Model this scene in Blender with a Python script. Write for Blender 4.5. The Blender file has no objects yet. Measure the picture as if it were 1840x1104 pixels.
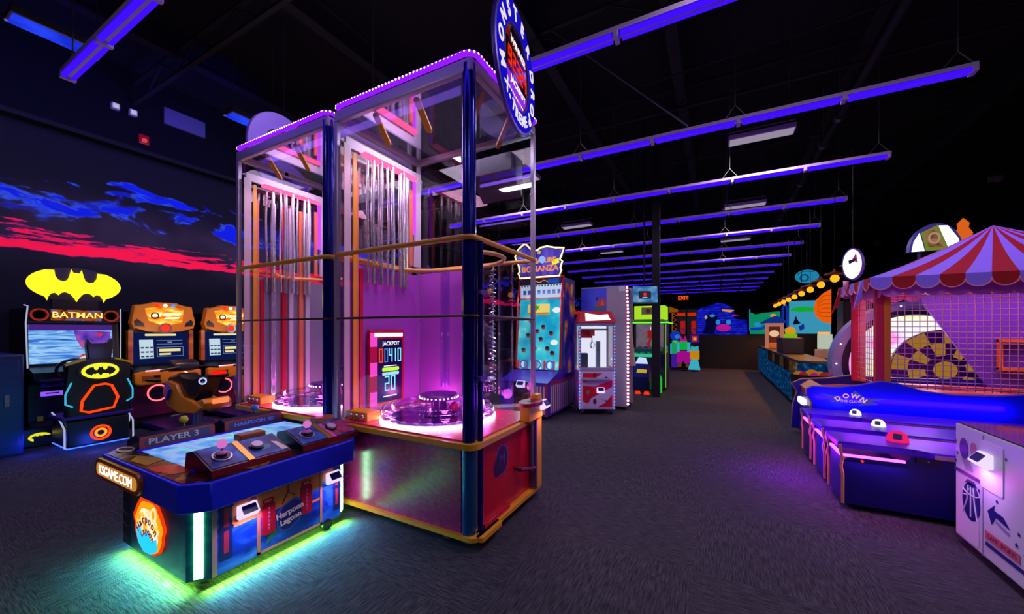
import bpy, bmesh, math, random
from mathutils import Vector, Matrix, Quaternion
random.seed(7)
SC = bpy.context.scene
COL = SC.collection

# ---------------------------------------------------------------- camera
cam_d = bpy.data.cameras.new('camera'); cam = bpy.data.objects.new('camera', cam_d); COL.objects.link(cam)
YAW = math.atan(367 / 683)
cam.location = (0, 0, 1.5)
cam.rotation_euler = (math.pi / 2, 0, YAW)
cam_d.sensor_width = 36; cam_d.lens = 683 / 1840 * 36
cam_d.shift_y = 42 / 1840
cam_d.clip_start = 0.05; cam_d.clip_end = 200
SC.camera = cam
SC.view_settings.view_transform = 'Standard'; SC.view_settings.look = 'None'
SC.view_settings.exposure = 0.0; SC.view_settings.gamma = 1.0
try: SC.view_settings.use_curve_mapping = False
except Exception: pass
SC.cycles.transparent_max_bounces = 32
SC.cycles.max_bounces = 8
SC.cycles.sample_clamp_indirect = 4.0

def lin(h):
    out = []
    for i in (0, 2, 4):
        v = int(h[i:i+2], 16) / 255
        out.append(v / 12.92 if v <= 0.04045 else ((v + 0.055) / 1.055) ** 2.4)
    return tuple(out)
def rgba(h): return lin(h) + (1.0,)

# ---------------------------------------------------------------- world and lights
W = bpy.data.worlds.new('world'); SC.world = W; W.use_nodes = True
W.node_tree.nodes['Background'].inputs[0].default_value = rgba('0a0812'); W.node_tree.nodes['Background'].inputs[1].default_value = 0.3
def area(name, loc, sx, sy, energy, col, direction=(0, 0, -1), spread=math.pi):
    l = bpy.data.lights.new(name, 'AREA'); l.shape = 'RECTANGLE'; l.size = sx; l.size_y = sy; l.energy = energy; l.color = lin(col); l.spread = spread
    o = bpy.data.objects.new(name, l); COL.objects.link(o); o.location = loc
    o.rotation_euler = Vector(direction).to_track_quat('-Z', 'Y').to_euler(); return o
def point(name, loc, energy, col, r=0.05):
    l = bpy.data.lights.new(name, 'POINT'); l.energy = energy; l.color = lin(col); l.shadow_soft_size = r
    o = bpy.data.objects.new(name, l); COL.objects.link(o); o.location = loc; return o
def spot(name, loc, energy, col, ang=2.4, r=0.05):
    l = bpy.data.lights.new(name, 'SPOT'); l.energy = energy; l.color = lin(col); l.spot_size = ang; l.spot_blend = 0.6; l.shadow_soft_size = r
    o = bpy.data.objects.new(name, l); COL.objects.link(o); o.location = loc; return o
# violet light of the hanging tube rows (one lamp under each row)
ROW_Y = [1.22 + 2.03 * i for i in range(14)]
for i, ry in enumerate(ROW_Y):
    area('row_and_fill_light', (-1.7, ry, 3.88), 7.6, 0.12, 13 if ry < 12 else 10, '8a60ff')
for ry in (-0.8, -2.8):
    area('row_and_fill_light', (-1.7, ry, 3.88), 7.6, 0.12, 8, '8a60ff')  # lamps without tube rows behind the camera, added for ambient light
# neutral light of the pendant strip lamps, plus fixtureless ones added for ambient fill
for lx, ly in [(0.6, 6.9), (0.6, 10.7), (0.6, 14.5), (-3.5, 10.5), (-3.5, 6.7), (0.6, 3.0), (0.6, -1.0), (-3.5, 2.6), (-3.5, -1.0), (4.6, 3.0), (4.6, -1.0)]:
    area('strip_and_fill_light', (lx, ly, 4.42), 0.85, 0.2, 34 if ly > 2 and lx < 4 else 16, 'fff0ee')
# pale violet wash added to brighten the painted wall, whiter than its blue lamps
for ly in (-0.6, 1.27, 3.18, 5.1, 7.0):
    area('wall_wash_light', (-6.15, ly, 4.52), 0.7, 0.2, 34, 'a09aff', (-0.75, 0, -0.65))

# ---------------------------------------------------------------- materials
_M = {}
def mnew(name):
    m = bpy.data.materials.new(name); m.use_nodes = True; nt = m.node_tree; nt.nodes.clear()
    out = nt.nodes.new('ShaderNodeOutputMaterial'); return m, nt, out
def M(name, h='808080', rough=0.5, metal=0.0, coat=0.0):
    if name in _M: return _M[name]
    m, nt, out = mnew(name); b = nt.nodes.new('ShaderNodeBsdfPrincipled')
    b.inputs['Base Color'].default_value = rgba(h); b.inputs['Roughness'].default_value = rough; b.inputs['Metallic'].default_value = metal
    if coat: b.inputs['Coat Weight'].default_value = coat; b.inputs['Coat Roughness'].default_value = 0.08
    # slight procedural unevenness of the gloss
    n = nt.nodes.new('ShaderNodeTexNoise'); n.inputs['Scale'].default_value = 22; n.inputs['Detail'].default_value = 2
    r = nt.nodes.new('ShaderNodeMapRange'); r.inputs['To Min'].default_value = max(0.0, rough - 0.04); r.inputs['To Max'].default_value = min(1.0, rough + 0.06)
    nt.links.new(n.outputs['Fac'], r.inputs['Value']); nt.links.new(r.outputs['Result'], b.inputs['Roughness'])
    nt.links.new(b.outputs[0], out.inputs[0]); _M[name] = m; return m
def E(name, h, st=1.0):
    if name in _M: return _M[name]
    m, nt, out = mnew(name); e = nt.nodes.new('ShaderNodeEmission'); e.inputs[0].default_value = rgba(h); e.inputs[1].default_value = st
    nt.links.new(e.outputs[0], out.inputs[0]); _M[name] = m; return m
def noise_mat(name, stops, scale=3.0, stretch=(1, 1, 1), emit=0.0, rough=0.5, detail=4.0, dist=0.0, coat=0.0):
    """colour-ramped noise in object space; emit > 0 makes it give off light: screens, lit panels, brightened art and counters"""
    if name in _M: return _M[name]
    m, nt, out = mnew(name); tc = nt.nodes.new('ShaderNodeTexCoord'); mp = nt.nodes.new('ShaderNodeMapping')
    mp.inputs['Scale'].default_value = stretch; nt.links.new(tc.outputs['Object'], mp.inputs[0])
    n = nt.nodes.new('ShaderNodeTexNoise'); n.inputs['Scale'].default_value = scale; n.inputs['Detail'].default_value = detail; n.inputs['Distortion'].default_value = dist
    nt.links.new(mp.outputs[0], n.inputs['Vector'])
    cr = nt.nodes.new('ShaderNodeValToRGB'); el = cr.color_ramp.elements
    while len(el) < len(stops): el.new(0.5)
    for e_, (p, h) in zip(el, stops): e_.position = p; e_.color = rgba(h)
    nt.links.new(n.outputs['Fac'], cr.inputs[0])
    if emit:
        e = nt.nodes.new('ShaderNodeEmission'); e.inputs[1].default_value = emit; nt.links.new(cr.outputs[0], e.inputs[0]); nt.links.new(e.outputs[0], out.inputs[0])
    else:
        b = nt.nodes.new('ShaderNodeBsdfPrincipled'); b.inputs['Roughness'].default_value = rough
        if coat: b.inputs['Coat Weight'].default_value = coat
        nt.links.new(cr.outputs[0], b.inputs['Base Color']); nt.links.new(b.outputs[0], out.inputs[0])
    _M[name] = m; return m
def glass_mat(name, tint='ffffff', refl=1.0, rough=0.02):
    """clear thin sheet: see-through with Fresnel reflections"""
    if name in _M: return _M[name]
    m, nt, out = mnew(name); t = nt.nodes.new('ShaderNodeBsdfTransparent'); t.inputs[0].default_value = rgba(tint)
    g = nt.nodes.new('ShaderNodeBsdfGlossy'); g.inputs['Roughness'].default_value = rough
    f = nt.nodes.new('ShaderNodeLayerWeight'); f.inputs['Blend'].default_value = 0.5
    pw = nt.nodes.new('ShaderNodeMath'); pw.operation = 'POWER'; pw.inputs[1].default_value = 4.0; nt.links.new(f.outputs['Facing'], pw.inputs[0])
    mu = nt.nodes.new('ShaderNodeMath'); mu.operation = 'MULTIPLY_ADD'; mu.inputs[1].default_value = 0.75 * refl; mu.inputs[2].default_value = 0.035 * refl; mu.use_clamp = True
    mx = nt.nodes.new('ShaderNodeMixShader')
    nt.links.new(pw.outputs[0], mu.inputs[0]); nt.links.new(mu.outputs[0], mx.inputs[0]); nt.links.new(t.outputs[0], mx.inputs[1]); nt.links.new(g.outputs[0], mx.inputs[2]); nt.links.new(mx.outputs[0], out.inputs[0])
    _M[name] = m; return m
class NG:
    """tiny shader-graph helper"""
    def __init__(s, nt): s.nt = nt
    def math(s, op, a, b=None, clamp=False):
        n = s.nt.nodes.new('ShaderNodeMath'); n.operation = op; n.use_clamp = clamp
        for i, v in enumerate((a, b)):
            if v is None: continue
            if isinstance(v, (int, float)): n.inputs[i].default_value = v
            else: s.nt.links.new(v, n.inputs[i])
        return n.outputs[0]
    def noise(s, vec, scale, detail=5, dist=0.0, rough=0.55):
        n = s.nt.nodes.new('ShaderNodeTexNoise'); n.inputs['Scale'].default_value = scale; n.inputs['Detail'].default_value = detail; n.inputs['Distortion'].default_value = dist; n.inputs['Roughness'].default_value = rough
        s.nt.links.new(vec, n.inputs['Vector']); return n.outputs['Fac']
    def map(s, vec, sc=(1, 1, 1), loc=(0, 0, 0)):
        n = s.nt.nodes.new('ShaderNodeMapping'); n.inputs['Scale'].default_value = sc; n.inputs['Location'].default_value = loc; s.nt.links.new(vec, n.inputs[0]); return n.outputs[0]
    def range(s, v, a, b, c=0.0, d=1.0):
        n = s.nt.nodes.new('ShaderNodeMapRange'); n.interpolation_type = 'SMOOTHSTEP'; s.nt.links.new(v, n.inputs['Value'])
        for k, x in zip(('From Min', 'From Max', 'To Min', 'To Max'), (a, b, c, d)): n.inputs[k].default_value = x
        return n.outputs['Result']
    def mix(s, f, a, b):
        n = s.nt.nodes.new('ShaderNodeMix'); n.data_type = 'RGBA'
        if isinstance(f, (int, float)): n.inputs[0].default_value = f
        else: s.nt.links.new(f, n.inputs[0])
        for i, v in ((6, a), (7, b)):
            if isinstance(v, str): n.inputs[i].default_value = rgba(v)
            else: s.nt.links.new(v, n.inputs[i])
        return n.outputs[2]
def carpet_mat():
    m, nt, out = mnew('carpet'); g = NG(nt); tc = nt.nodes.new('ShaderNodeTexCoord').outputs['Object']
    ck = nt.nodes.new('ShaderNodeTexChecker'); ck.inputs['Scale'].default_value = 1.0
    nt.links.new(g.map(tc, (1.0, 1.0, 1.0), (0.13, 0.37, 0.5)), ck.inputs['Vector'])
    nx = g.noise(g.map(tc, (5.0, 60, 1)), 2.0, 5); ny = g.noise(g.map(tc, (60, 5.0, 1)), 2.0, 5)
    st = nt.nodes.new('ShaderNodeMix'); nt.links.new(ck.outputs['Fac'], st.inputs[0]); nt.links.new(nx, st.inputs[2]); nt.links.new(ny, st.inputs[3])
    tile = g.noise(g.map(tc, (1, 1, 1)), 0.9, 2)
    v = g.range(st.outputs[0], 0.3, 0.72)
    col = g.mix(v, '29272c', '535056'); col = g.mix(g.range(tile, 0.35, 0.65, 0.0, 0.35), col, '3b383f')
    b = nt.nodes.new('ShaderNodeBsdfPrincipled'); b.inputs['Roughness'].default_value = 0.95; b.inputs['Specular IOR Level'].default_value = 0.1
    nt.links.new(col, b.inputs['Base Color'])
    fine = g.noise(tc, 160, 2); bp = nt.nodes.new('ShaderNodeBump'); bp.inputs['Strength'].default_value = 0.4; bp.inputs['Distance'].default_value = 0.01
    nt.links.new(fine, bp.inputs['Height']); nt.links.new(bp.outputs[0], b.inputs['Normal'])
    nt.links.new(b.outputs[0], out.inputs[0]); return m
def mural_mat():
    """dark wall with a painted evening sky: fluorescent blue clouds over a fluorescent red cloud bank"""
    m, nt, out = mnew('painted_sky_wall'); g = NG(nt); tc = nt.nodes.new('ShaderNodeTexCoord').outputs['Object']
    sp = nt.nodes.new('ShaderNodeSeparateXYZ'); nt.links.new(tc, sp.inputs[0]); y, z = sp.outputs[1], sp.outputs[2]
    # blue clouds: puffs around z 3.45
    nb = g.noise(g.map(tc, (1, 0.85, 1.9), (0, 3.3, 0.2)), 1.6, 6, 0.9, 0.55)
    wv = g.noise(g.map(tc, (1, 0.32, 0.0), (0, 1.3, 0)), 1.0, 2)
    zc = g.math('ADD', g.math('MULTIPLY', g.math('SUBTRACT', wv, 0.5), 1.0), 3.52)
    dz = g.math('DIVIDE', g.math('SUBTRACT', z, zc), 0.36)
    vb = g.math('SUBTRACT', nb, g.math('MULTIPLY', g.math('MULTIPLY', dz, dz), 0.10))
    mb_ = g.range(vb, 0.47, 0.6)
    rim = g.range(g.math('ABSOLUTE', g.math('SUBTRACT', vb, 0.52)), 0.0, 0.05, 1.0, 0.0)
    hi = g.math('MULTIPLY', rim, g.range(g.noise(g.map(tc, (1, 1.2, 3.0), (0, 0.4, 0.1)), 2.2, 6, 0.8), 0.35, 0.6))
    blue = g.mix(hi, '0818b8', '3a6aff')
    # red bank: sharp lower edge near z 2.66, wispy top
    nr = g.noise(g.map(tc, (1, 0.7, 5.0), (0, 0.9, 0.3)), 1.7, 7, 0.7, 0.62)
    edge = g.math('ADD', g.math('MULTIPLY', g.math('SUBTRACT', g.noise(g.map(tc, (1, 1, 0)), 1.6, 5), 0.5), 0.22), 2.68)
    up = g.math('SUBTRACT', z, edge)
    lowcut = g.range(up, 0.0, 0.025)
    vr = g.math('SUBTRACT', g.math('ADD', g.math('MULTIPLY', nr, 1.5), -0.05), g.math('MULTIPLY', up, 1.15))
    mr = g.math('MULTIPLY', g.range(vr, 0.40, 0.5), lowcut)
    # dark wall with a dusty mauve haze between the cloud bands
    hz = g.math('MULTIPLY', g.range(g.math('ABSOLUTE', g.math('SUBTRACT', z, 3.05)), 0.0, 0.85, 1.0, 0.0), g.range(g.noise(g.map(tc, (1, 0.5, 0.6), (0, 2.2, 0)), 1.2, 3), 0.3, 0.75))
    base = g.mix(hz, '1d1a20', '54444f')
    base = g.mix(g.range(z, 4.45, 4.55), base, '08070c')
    b = nt.nodes.new('ShaderNodeBsdfPrincipled'); b.inputs['Roughness'].default_value = 0.85; b.inputs['Specular IOR Level'].default_value = 0.2
    c2 = g.mix(mb_, base, blue); c3 = g.mix(mr, c2, 'e01038'); nt.links.new(c3, b.inputs['Base Color'])
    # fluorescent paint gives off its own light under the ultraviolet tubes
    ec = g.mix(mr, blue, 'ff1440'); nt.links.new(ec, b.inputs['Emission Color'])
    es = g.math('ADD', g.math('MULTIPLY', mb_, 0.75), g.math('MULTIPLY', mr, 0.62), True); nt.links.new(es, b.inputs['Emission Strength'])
    nt.links.new(b.outputs[0], out.inputs[0]); return m

# ---------------------------------------------------------------- mesh builder
class Fr:
    """a flat working frame: origin, right, up; n points out of the face"""
    def __init__(s, o, ux, uy): s.o = Vector(o); s.ux = Vector(ux).normalized(); s.uy = Vector(uy).normalized(); s.n = s.ux.cross(s.uy)
    def p(s, x, y, k=0.0): return s.o + s.ux * x + s.uy * y + s.n * k
def FX(x, y=0.0, z=0.0): return Fr((x, y, z), (0, 1, 0), (0, 0, 1))      # faces +X
def FMX(x, y=0.0, z=0.0): return Fr((x, y, z), (0, -1, 0), (0, 0, 1))    # faces -X
def FMY(y, x=0.0, z=0.0): return Fr((x, y, z), (1, 0, 0), (0, 0, 1))     # faces -Y
def FZ(z, x=0.0, y=0.0): return Fr((x, y, z), (1, 0, 0), (0, 1, 0))      # faces up
def rrect(x0, x1, y0, y1, r=0.02, n=4):
    out = []
    for cx, cy, a in ((x1 - r, y0 + r, -90), (x1 - r, y1 - r, 0), (x0 + r, y1 - r, 90), (x0 + r, y0 + r, 180)):
        for i in range(n + 1):
            t = math.radians(a + 90 * i / n); out.append((cx + r * math.cos(t), cy + r * math.sin(t)))
    return out
def rect(x0, x1, y0, y1): return [(x0, y0), (x1, y0), (x1, y1), (x0, y1)]
def ell(cx, cy, rx, ry=None, n=28, a0=0, a1=360):
    ry = rx if ry is None else ry; full = abs(a1 - a0) >= 360
    return [(cx + rx * math.cos(math.radians(a0 + (a1 - a0) * i / (n if full else n - 1))), cy + ry * math.sin(math.radians(a0 + (a1 - a0) * i / (n if full else n - 1)))) for i in range(n)]
def star(cx, cy, R, r, n, rot=90): return [(cx + (R if i % 2 == 0 else r) * math.cos(math.radians(rot + 180 * i / n)), cy + (R if i % 2 == 0 else r) * math.sin(math.radians(rot + 180 * i / n))) for i in range(2 * n)]
def xf(pts, dx=0, dy=0, s=1.0, sy=None): return [(x * s + dx, y * (s if sy is None else sy) + dy) for x, y in pts]

ORG = {}
class MB:
    def __init__(s): s.bm = bmesh.new(); s.mats = []
    def mi(s, m):
        if m not in s.mats: s.mats.append(m)
        return s.mats.index(m)
    def face(s, vs, m, smooth=False):
        try: f = s.bm.faces.new(vs)
        except ValueError: return None
        f.material_index = s.mi(m); f.smooth = smooth; return f
    def poly(s, pts, m): return s.face([s.bm.verts.new(p) for p in pts], m)
    def prism(s, pts, vec, m, mside=None):
        vec = Vector(vec); a = [s.bm.verts.new(p) for p in pts]; b = [s.bm.verts.new(Vector(p) + vec) for p in pts]
        fs = [s.face(a[::-1], m), s.face(b, m)]
        for i in range(len(a)): fs.append(s.face([a[i], a[(i + 1) % len(a)], b[(i + 1) % len(a)], b[i]], mside or m))
        return fs
    def plan(s, pts2, z0, z1, m): return s.prism([(x, y, z0) for x, y in pts2], (0, 0, z1 - z0), m)
    def plate(s, fr, pts2, t, m, k=0.0): return s.prism([fr.p(x, y, k) for x, y in pts2], fr.n * t, m)
    def flat(s, fr, pts2, m, k=0.0006): return s.plate(fr, pts2, 0.0008, m, k)
    def box(s, x0, x1, y0, y1, z0, z1, m, bev=0.0, seg=2):
        fs = s.prism([(x0, y0, z0), (x1, y0, z0), (x1, y1, z0), (x0, y1, z0)], (0, 0, z1 - z0), m)
        if bev:
            es = set(e for f in fs if f for e in f.edges)
            r = bmesh.ops.bevel(s.bm, geom=list(es), offset=bev, segments=seg, affect='EDGES', profile=0.6)
            for f in r['faces']: f.material_index = s.mi(m); f.smooth = True
        return s
    def bevprism(s, pts, vec, m, bev, seg=2):
        fs = s.prism(pts, vec, m); es = set(e for f in fs if f for e in f.edges)
        r = bmesh.ops.bevel(s.bm, geom=list(es), offset=bev, segments=seg, affect='EDGES', profile=0.6)
        for f in r['faces']: f.material_index = s.mi(m); f.smooth = True
    def cyl(s, p0, p1, r, m, n=14, r2=None, cap=True, mcap=None):
        p0 = Vector(p0); p1 = Vector(p1); r2 = r if r2 is None else r2; ax = (p1 - p0).normalized()
        u = ax.orthogonal().normalized(); v = ax.cross(u)
        ring = lambda c, rr: [s.bm.verts.new(c + (u * math.cos(2 * math.pi * i / n) + v * math.sin(2 * math.pi * i / n)) * rr) for i in range(n)]
        a, b = ring(p0, r), ring(p1, r2)
        for i in range(n): s.face([a[i], a[(i + 1) % n], b[(i + 1) % n], b[i]], m, True)
        if cap:
            if r > 1e-5: s.face(ring(p0, r)[::-1], mcap or m)
            if r2 > 1e-5: s.face(ring(p1, r2), mcap or m)
    def tube(s, pts, r, m, n=8, closed=False, flat=1.0):
        pts = [Vector(p) for p in pts]; N = len(pts); rings = []; u = None
        for i, p in enumerate(pts):
            a = pts[(i - 1) % N] if (closed or i > 0) else p; b = pts[(i + 1) % N] if (closed or i < N - 1) else p
            t = (b - a).normalized()
            if u is None: u = t.orthogonal().normalized() if abs(t.z) > 0.9 else Vector((0, 0, 1)).cross(t).normalized()
            u = (u - t * u.dot(t)); u = u.normalized() if u.length > 1e-6 else t.orthogonal().normalized(); v = t.cross(u)
            rings.append([s.bm.verts.new(p + u * (r * math.cos(2 * math.pi * k / n)) + v * (r * flat * math.sin(2 * math.pi * k / n))) for k in range(n)])
        for i in range(N if closed else N - 1):
            a, b = rings[i], rings[(i + 1) % N]
            for k in range(n): s.face([a[k], a[(k + 1) % n], b[(k + 1) % n], b[k]], m, True)
        if not closed: s.face(rings[0][::-1], m); s.face(rings[-1], m)
    def lathe(s, prof, c, m, n=28, axis=(0, 0, 1), closed=False, ms=None):
        """prof: (radius, height) pairs around axis through c"""
        c = Vector(c); ax = Vector(axis).normalized(); u = ax.orthogonal().normalized(); v = ax.cross(u); rings = []
        for r, h in prof:
            if r < 1e-5: rings.append([s.bm.verts.new(c + ax * h)])
            else: rings.append([s.bm.verts.new(c + ax * h + (u * math.cos(2 * math.pi * i / n) + v * math.sin(2 * math.pi * i / n)) * r) for i in range(n)])
        P = len(rings)
        for j in range(P if closed else P - 1):
            a, b = rings[j], rings[(j + 1) % P]; mm = ms[j] if ms else m
            for i in range(n):
                q = [a[i % len(a)], a[(i + 1) % len(a)], b[(i + 1) % len(b)], b[i % len(b)]]; q2 = []
                for x in q:
                    if x not in q2: q2.append(x)
                if len(q2) > 2: s.face(q2, mm, n > 8)
    def ball(s, c, r, m, sc=(1, 1, 1), n=14):
        k = n // 2; c = Vector(c); rings = []
        for j in range(k + 1):
            t = math.pi * j / k; z = math.cos(t) * r * sc[2]; rr = math.sin(t) * r
            rings.append([s.bm.verts.new(c + Vector((0, 0, z)))] if rr < 1e-6 else [s.bm.verts.new(c + Vector((rr * sc[0] * math.cos(2 * math.pi * i / n), rr * sc[1] * math.sin(2 * math.pi * i / n), z))) for i in range(n)])
        for j in range(k):
            a, b = rings[j], rings[j + 1]
            for i in range(n):
                q2 = []
                for x in (a[i % len(a)], b[i % len(b)], b[(i + 1) % len(b)], a[(i + 1) % len(a)]):
                    if x not in q2: q2.append(x)
                if len(q2) > 2: s.face(q2, m, True)
    def torus(s, fr, cx, cy, R, r, m, k=0.0, n=32, nr=8, ry=None):
        ry = R if ry is None else ry
        s.tube([fr.p(cx + R * math.cos(2 * math.pi * i / n), cy + ry * math.sin(2 * math.pi * i / n), k) for i in range(n)], r, m, nr, True)
    def text(s, fr, t, x, y, size, m, depth=0.002, k=0.002, rot=0.0, bold=0.0, align='CENTER', sx=1.0):
        cu = bpy.data.curves.new('t', 'FONT'); cu.body = t; cu.size = size; cu.align_x = align; cu.align_y = 'CENTER'; cu.offset = bold; cu.extrude = depth / 2; cu.resolution_u = 3
        o = bpy.data.objects.new('t', cu); me = bpy.data.meshes.new_from_object(o)
        c, sn = math.cos(rot), math.sin(rot); vs = []
        for v in me.vertices:
            a, b = v.co.x * sx, v.co.y
            vs.append(s.bm.verts.new(fr.p(x + a * c - b * sn, y + a * sn + b * c, k + depth / 2 + v.co.z)))
        for p in me.polygons: s.face([vs[i] for i in p.vertices], m)
        bpy.data.meshes.remove(me); bpy.data.objects.remove(o); bpy.data.curves.remove(cu)
    def arc_text(s, fr, t, cx, cy, R, a0, a1, size, m, bottom=False, bold=0.0, depth=0.004, k=0.002):
        """letters spread from angle a0 to a1 (degrees); bottom=True reads along the lower rim"""
        for i, ch in enumerate(t):
            if ch == ' ': continue
            a = math.radians(a0 + (a1 - a0) * i / max(1, len(t) - 1))
            s.text(fr, ch, cx + R * math.cos(a), cy + R * math.sin(a), size, m, depth, k, a + (math.pi / 2 if bottom else -math.pi / 2), bold)
    def seg7(s, fr, ch, x, y, w, h, t, m, k=0.002):
        on = {'0': 'abcdef', '1': 'bc', '2': 'abged', '3': 'abgcd', '4': 'fgbc', '9': 'abcdfg'}[ch]
        S = {'a': (x, x + w, y + h - t, y + h), 'd': (x, x + w, y, y + t), 'g': (x, x + w, y + h / 2 - t / 2, y + h / 2 + t / 2), 'f': (x, x + t, y + h / 2, y + h), 'b': (x + w - t, x + w, y + h / 2, y + h), 'e': (x, x + t, y, y + h / 2), 'c': (x + w - t, x + w, y, y + h / 2)}
        for q in on: s.flat(fr, rect(*S[q]), m, k)
    def build(s, name, parent=None, label=None, normals=True):
        if normals: bmesh.ops.recalc_face_normals(s.bm, faces=s.bm.faces[:])
        for e in s.bm.edges:
            if len(e.link_faces) == 2 and e.calc_face_angle(0) > 0.7: e.smooth = False
        me = bpy.data.meshes.new(name)
        off = Vector((0, 0, 0)); p = parent
        while p is not None and p.name not in ORG: p = p.parent
        if p is not None: off = ORG[p.name]
        if off.length > 0: bmesh.ops.translate(s.bm, verts=s.bm.verts[:], vec=-off)
        s.bm.to_mesh(me); s.bm.free()
        for m in s.mats: me.materials.append(m)
        o = bpy.data.objects.new(name, me); COL.objects.link(o)
        if parent is not None: o.parent = parent
        if label: o['label'] = label
        return o
def tag(o, label=None, cat=None, group=None, kind=None):
    if label: o['label'] = label
    if cat: o['category'] = cat
    if group: o['group'] = group
    if kind: o['kind'] = kind
    return o
def thing(name, label, cat, loc, group=None, local=False, rz=0.0):
    o = bpy.data.objects.new(name, None); COL.objects.link(o); o.location = loc; o.rotation_euler = (0, 0, rz); o.empty_display_size = 0.1
    ORG[o.name] = Vector((0, 0, 0)) if local else Vector(loc)
    return tag(o, label, cat, group)
def solo(mb, name, label, cat, loc, group=None):
    """a thing that is one mesh, its origin at loc"""
    bmesh.ops.translate(mb.bm, verts=mb.bm.verts[:], vec=-Vector(loc)); o = mb.build(name); o.location = loc
    return tag(o, label, cat, group)
def struct(mb, name): return tag(mb.build(name), kind='structure')
def dup(root, loc, label, group=None, rz=None):
    r = root.copy(); COL.objects.link(r); r.location = loc; r['label'] = label
    if rz is not None: r.rotation_euler = (0, 0, rz)
    if group: r['group'] = group
    for ch in list(root.children):
        c = ch.copy(); COL.objects.link(c); c.parent = r
        for g in list(ch.children):
            d = g.copy(); COL.objects.link(d); d.parent = c
    return r
def card_reader(mb_unused, parent, fr, x, y, s=0.09):
    """lit payment card reader with a small dark screen, on a face"""
    m = MB(); G = E('reader_glow', 'dcc8ff', 1.25); prof = [(-.42, 0), (-.42, .3), (-.12, .62), (.42, .2), (.42, 0)]
    m.bevprism([fr.p(x - s * .55, y + s * a, s * d) for a, d in prof], fr.ux * s * 1.1, G, s * .05, 1)
    b = m.build('card_reader', parent, 'glowing white card reader')
    q = MB(); q.plate(Fr(fr.p(x, y - s * .12, s * .62), fr.ux, fr.uy * .54 - fr.n * .42), rrect(-s * .4, s * .42, s * .08, s * .6, s * .06), 0.004, M('reader_screen', '3a2c78', .2)); q.build('screen', b)
    l = area('reader_lamp', fr.p(x, y - s * .2, s * .75), s, s * .6, 1.8, 'd490ff', fr.n * .2 + Vector((0, 0, -1)))
    return b
BAT_R = [(0, .27), (.07, .27), (.11, .345), (.15, .19), (.19, .10), (.28, .06), (.38, .09), (.44, .17), (.46, .30)]
def bat_poly(full=True):
    """lit bat shape whose wings reach the rim of an oval, half width 1"""
    rim = [(math.cos(math.radians(a)), .385 * math.sin(math.radians(a))) for a in range(50, -51, -10)]
    low = [(.60, -.375), (.575, -.29), (.52, -.22), (.44, -.20), (.37, -.25), (.32, -.20), (.24, -.17), (.13, -.21), (.05, -.30), (0, -.385)]
    r = BAT_R + rim + low
    return r + [(-x, y) for x, y in r[::-1][1:-1]]

# ---------------------------------------------------------------- common materials
BLACK = M('black_plastic', '0b0a0f', .35); DARK = M('dark_paint', '0d0c13', .8); CEIL = M('ceiling_paint', '0c0a12', .9); BEAM = M('beam_paint', '1a1722', .75)
CHROME = M('chrome', 'd0d0d8', .12, 1.0); ALU = M('lavender_aluminium', 'b4adbf', .35, .5); STEEL = M('grey_steel', '77747e', .4, .7)
WHITE = M('white_laminate', 'dcd8e6', .35); GREYW = M('grey_panel', '8f8a95', .5); NAVY = M('navy_gloss', '10106a', .22, 0, .4)
YEL = M('yellow_trim', 'e8a21c', .4); ORANGE = M('orange_plastic', 'e08212', .4); RED = M('red_gloss', 'c8102a', .25); MAROON = M('maroon_gloss', 'a0145e', .26)
BLUE = M('royal_blue', '0a28f0', .42); TAN = M('tan_edge', 'c8935a', .5); RUBBER = M('rubber', '111114', .7); GOLD = M('gold', 'c89a38', .3, .8)
MAROON.node_tree.nodes['Principled BSDF'].inputs['IOR'].default_value = 2.1
CLEAR = glass_mat('clear_glass'); ACRYL = glass_mat('clear_acrylic', 'f4eeff', 1.6, .05)

# ---------------------------------------------------------------- room shell
b = MB(); b.box(-9, 8, -4.5, 31, -.1, 0, carpet_mat()); struct(b, 'floor')
b = MB(); b.box(-9, 8, -4.5, 31, 6.0, 6.1, CEIL); struct(b, 'ceiling')
b = MB(); b.box(-9.1, -8.9, -4.5, 31, 0, 6.0, mural_mat()); struct(b, 'wall_left')
b = MB(); b.box(7.0, 7.2, -4.5, 31, 0, 6.0, M('right_wall_paint', '100e16', .8)); struct(b, 'wall_right')
b = MB(); b.box(-9, 8, 30.8, 31, 0, 6.0, DARK); struct(b, 'wall_far')
b = MB(); b.box(-9, 8, -4.6, -4.5, 0, 6.0, DARK); struct(b, 'wall_near')
b = MB(); b.box(-8.9, -8.7, -4.5, 30.8, 4.55, 4.62, M('bulkhead_lip', '0c0a10', .9)); struct(b, 'trim_1')
b = MB(); b.box(-8.9, -8.88, -4.5, 30.8, 0, .1, BLACK); struct(b, 'baseboard_left')
b = MB(); b.box(-2.6, 6.9, 16.95, 17.1, 0, 1.34, M('partition_paint', '120b10', .7)); struct(b, 'wall_partition')
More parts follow.
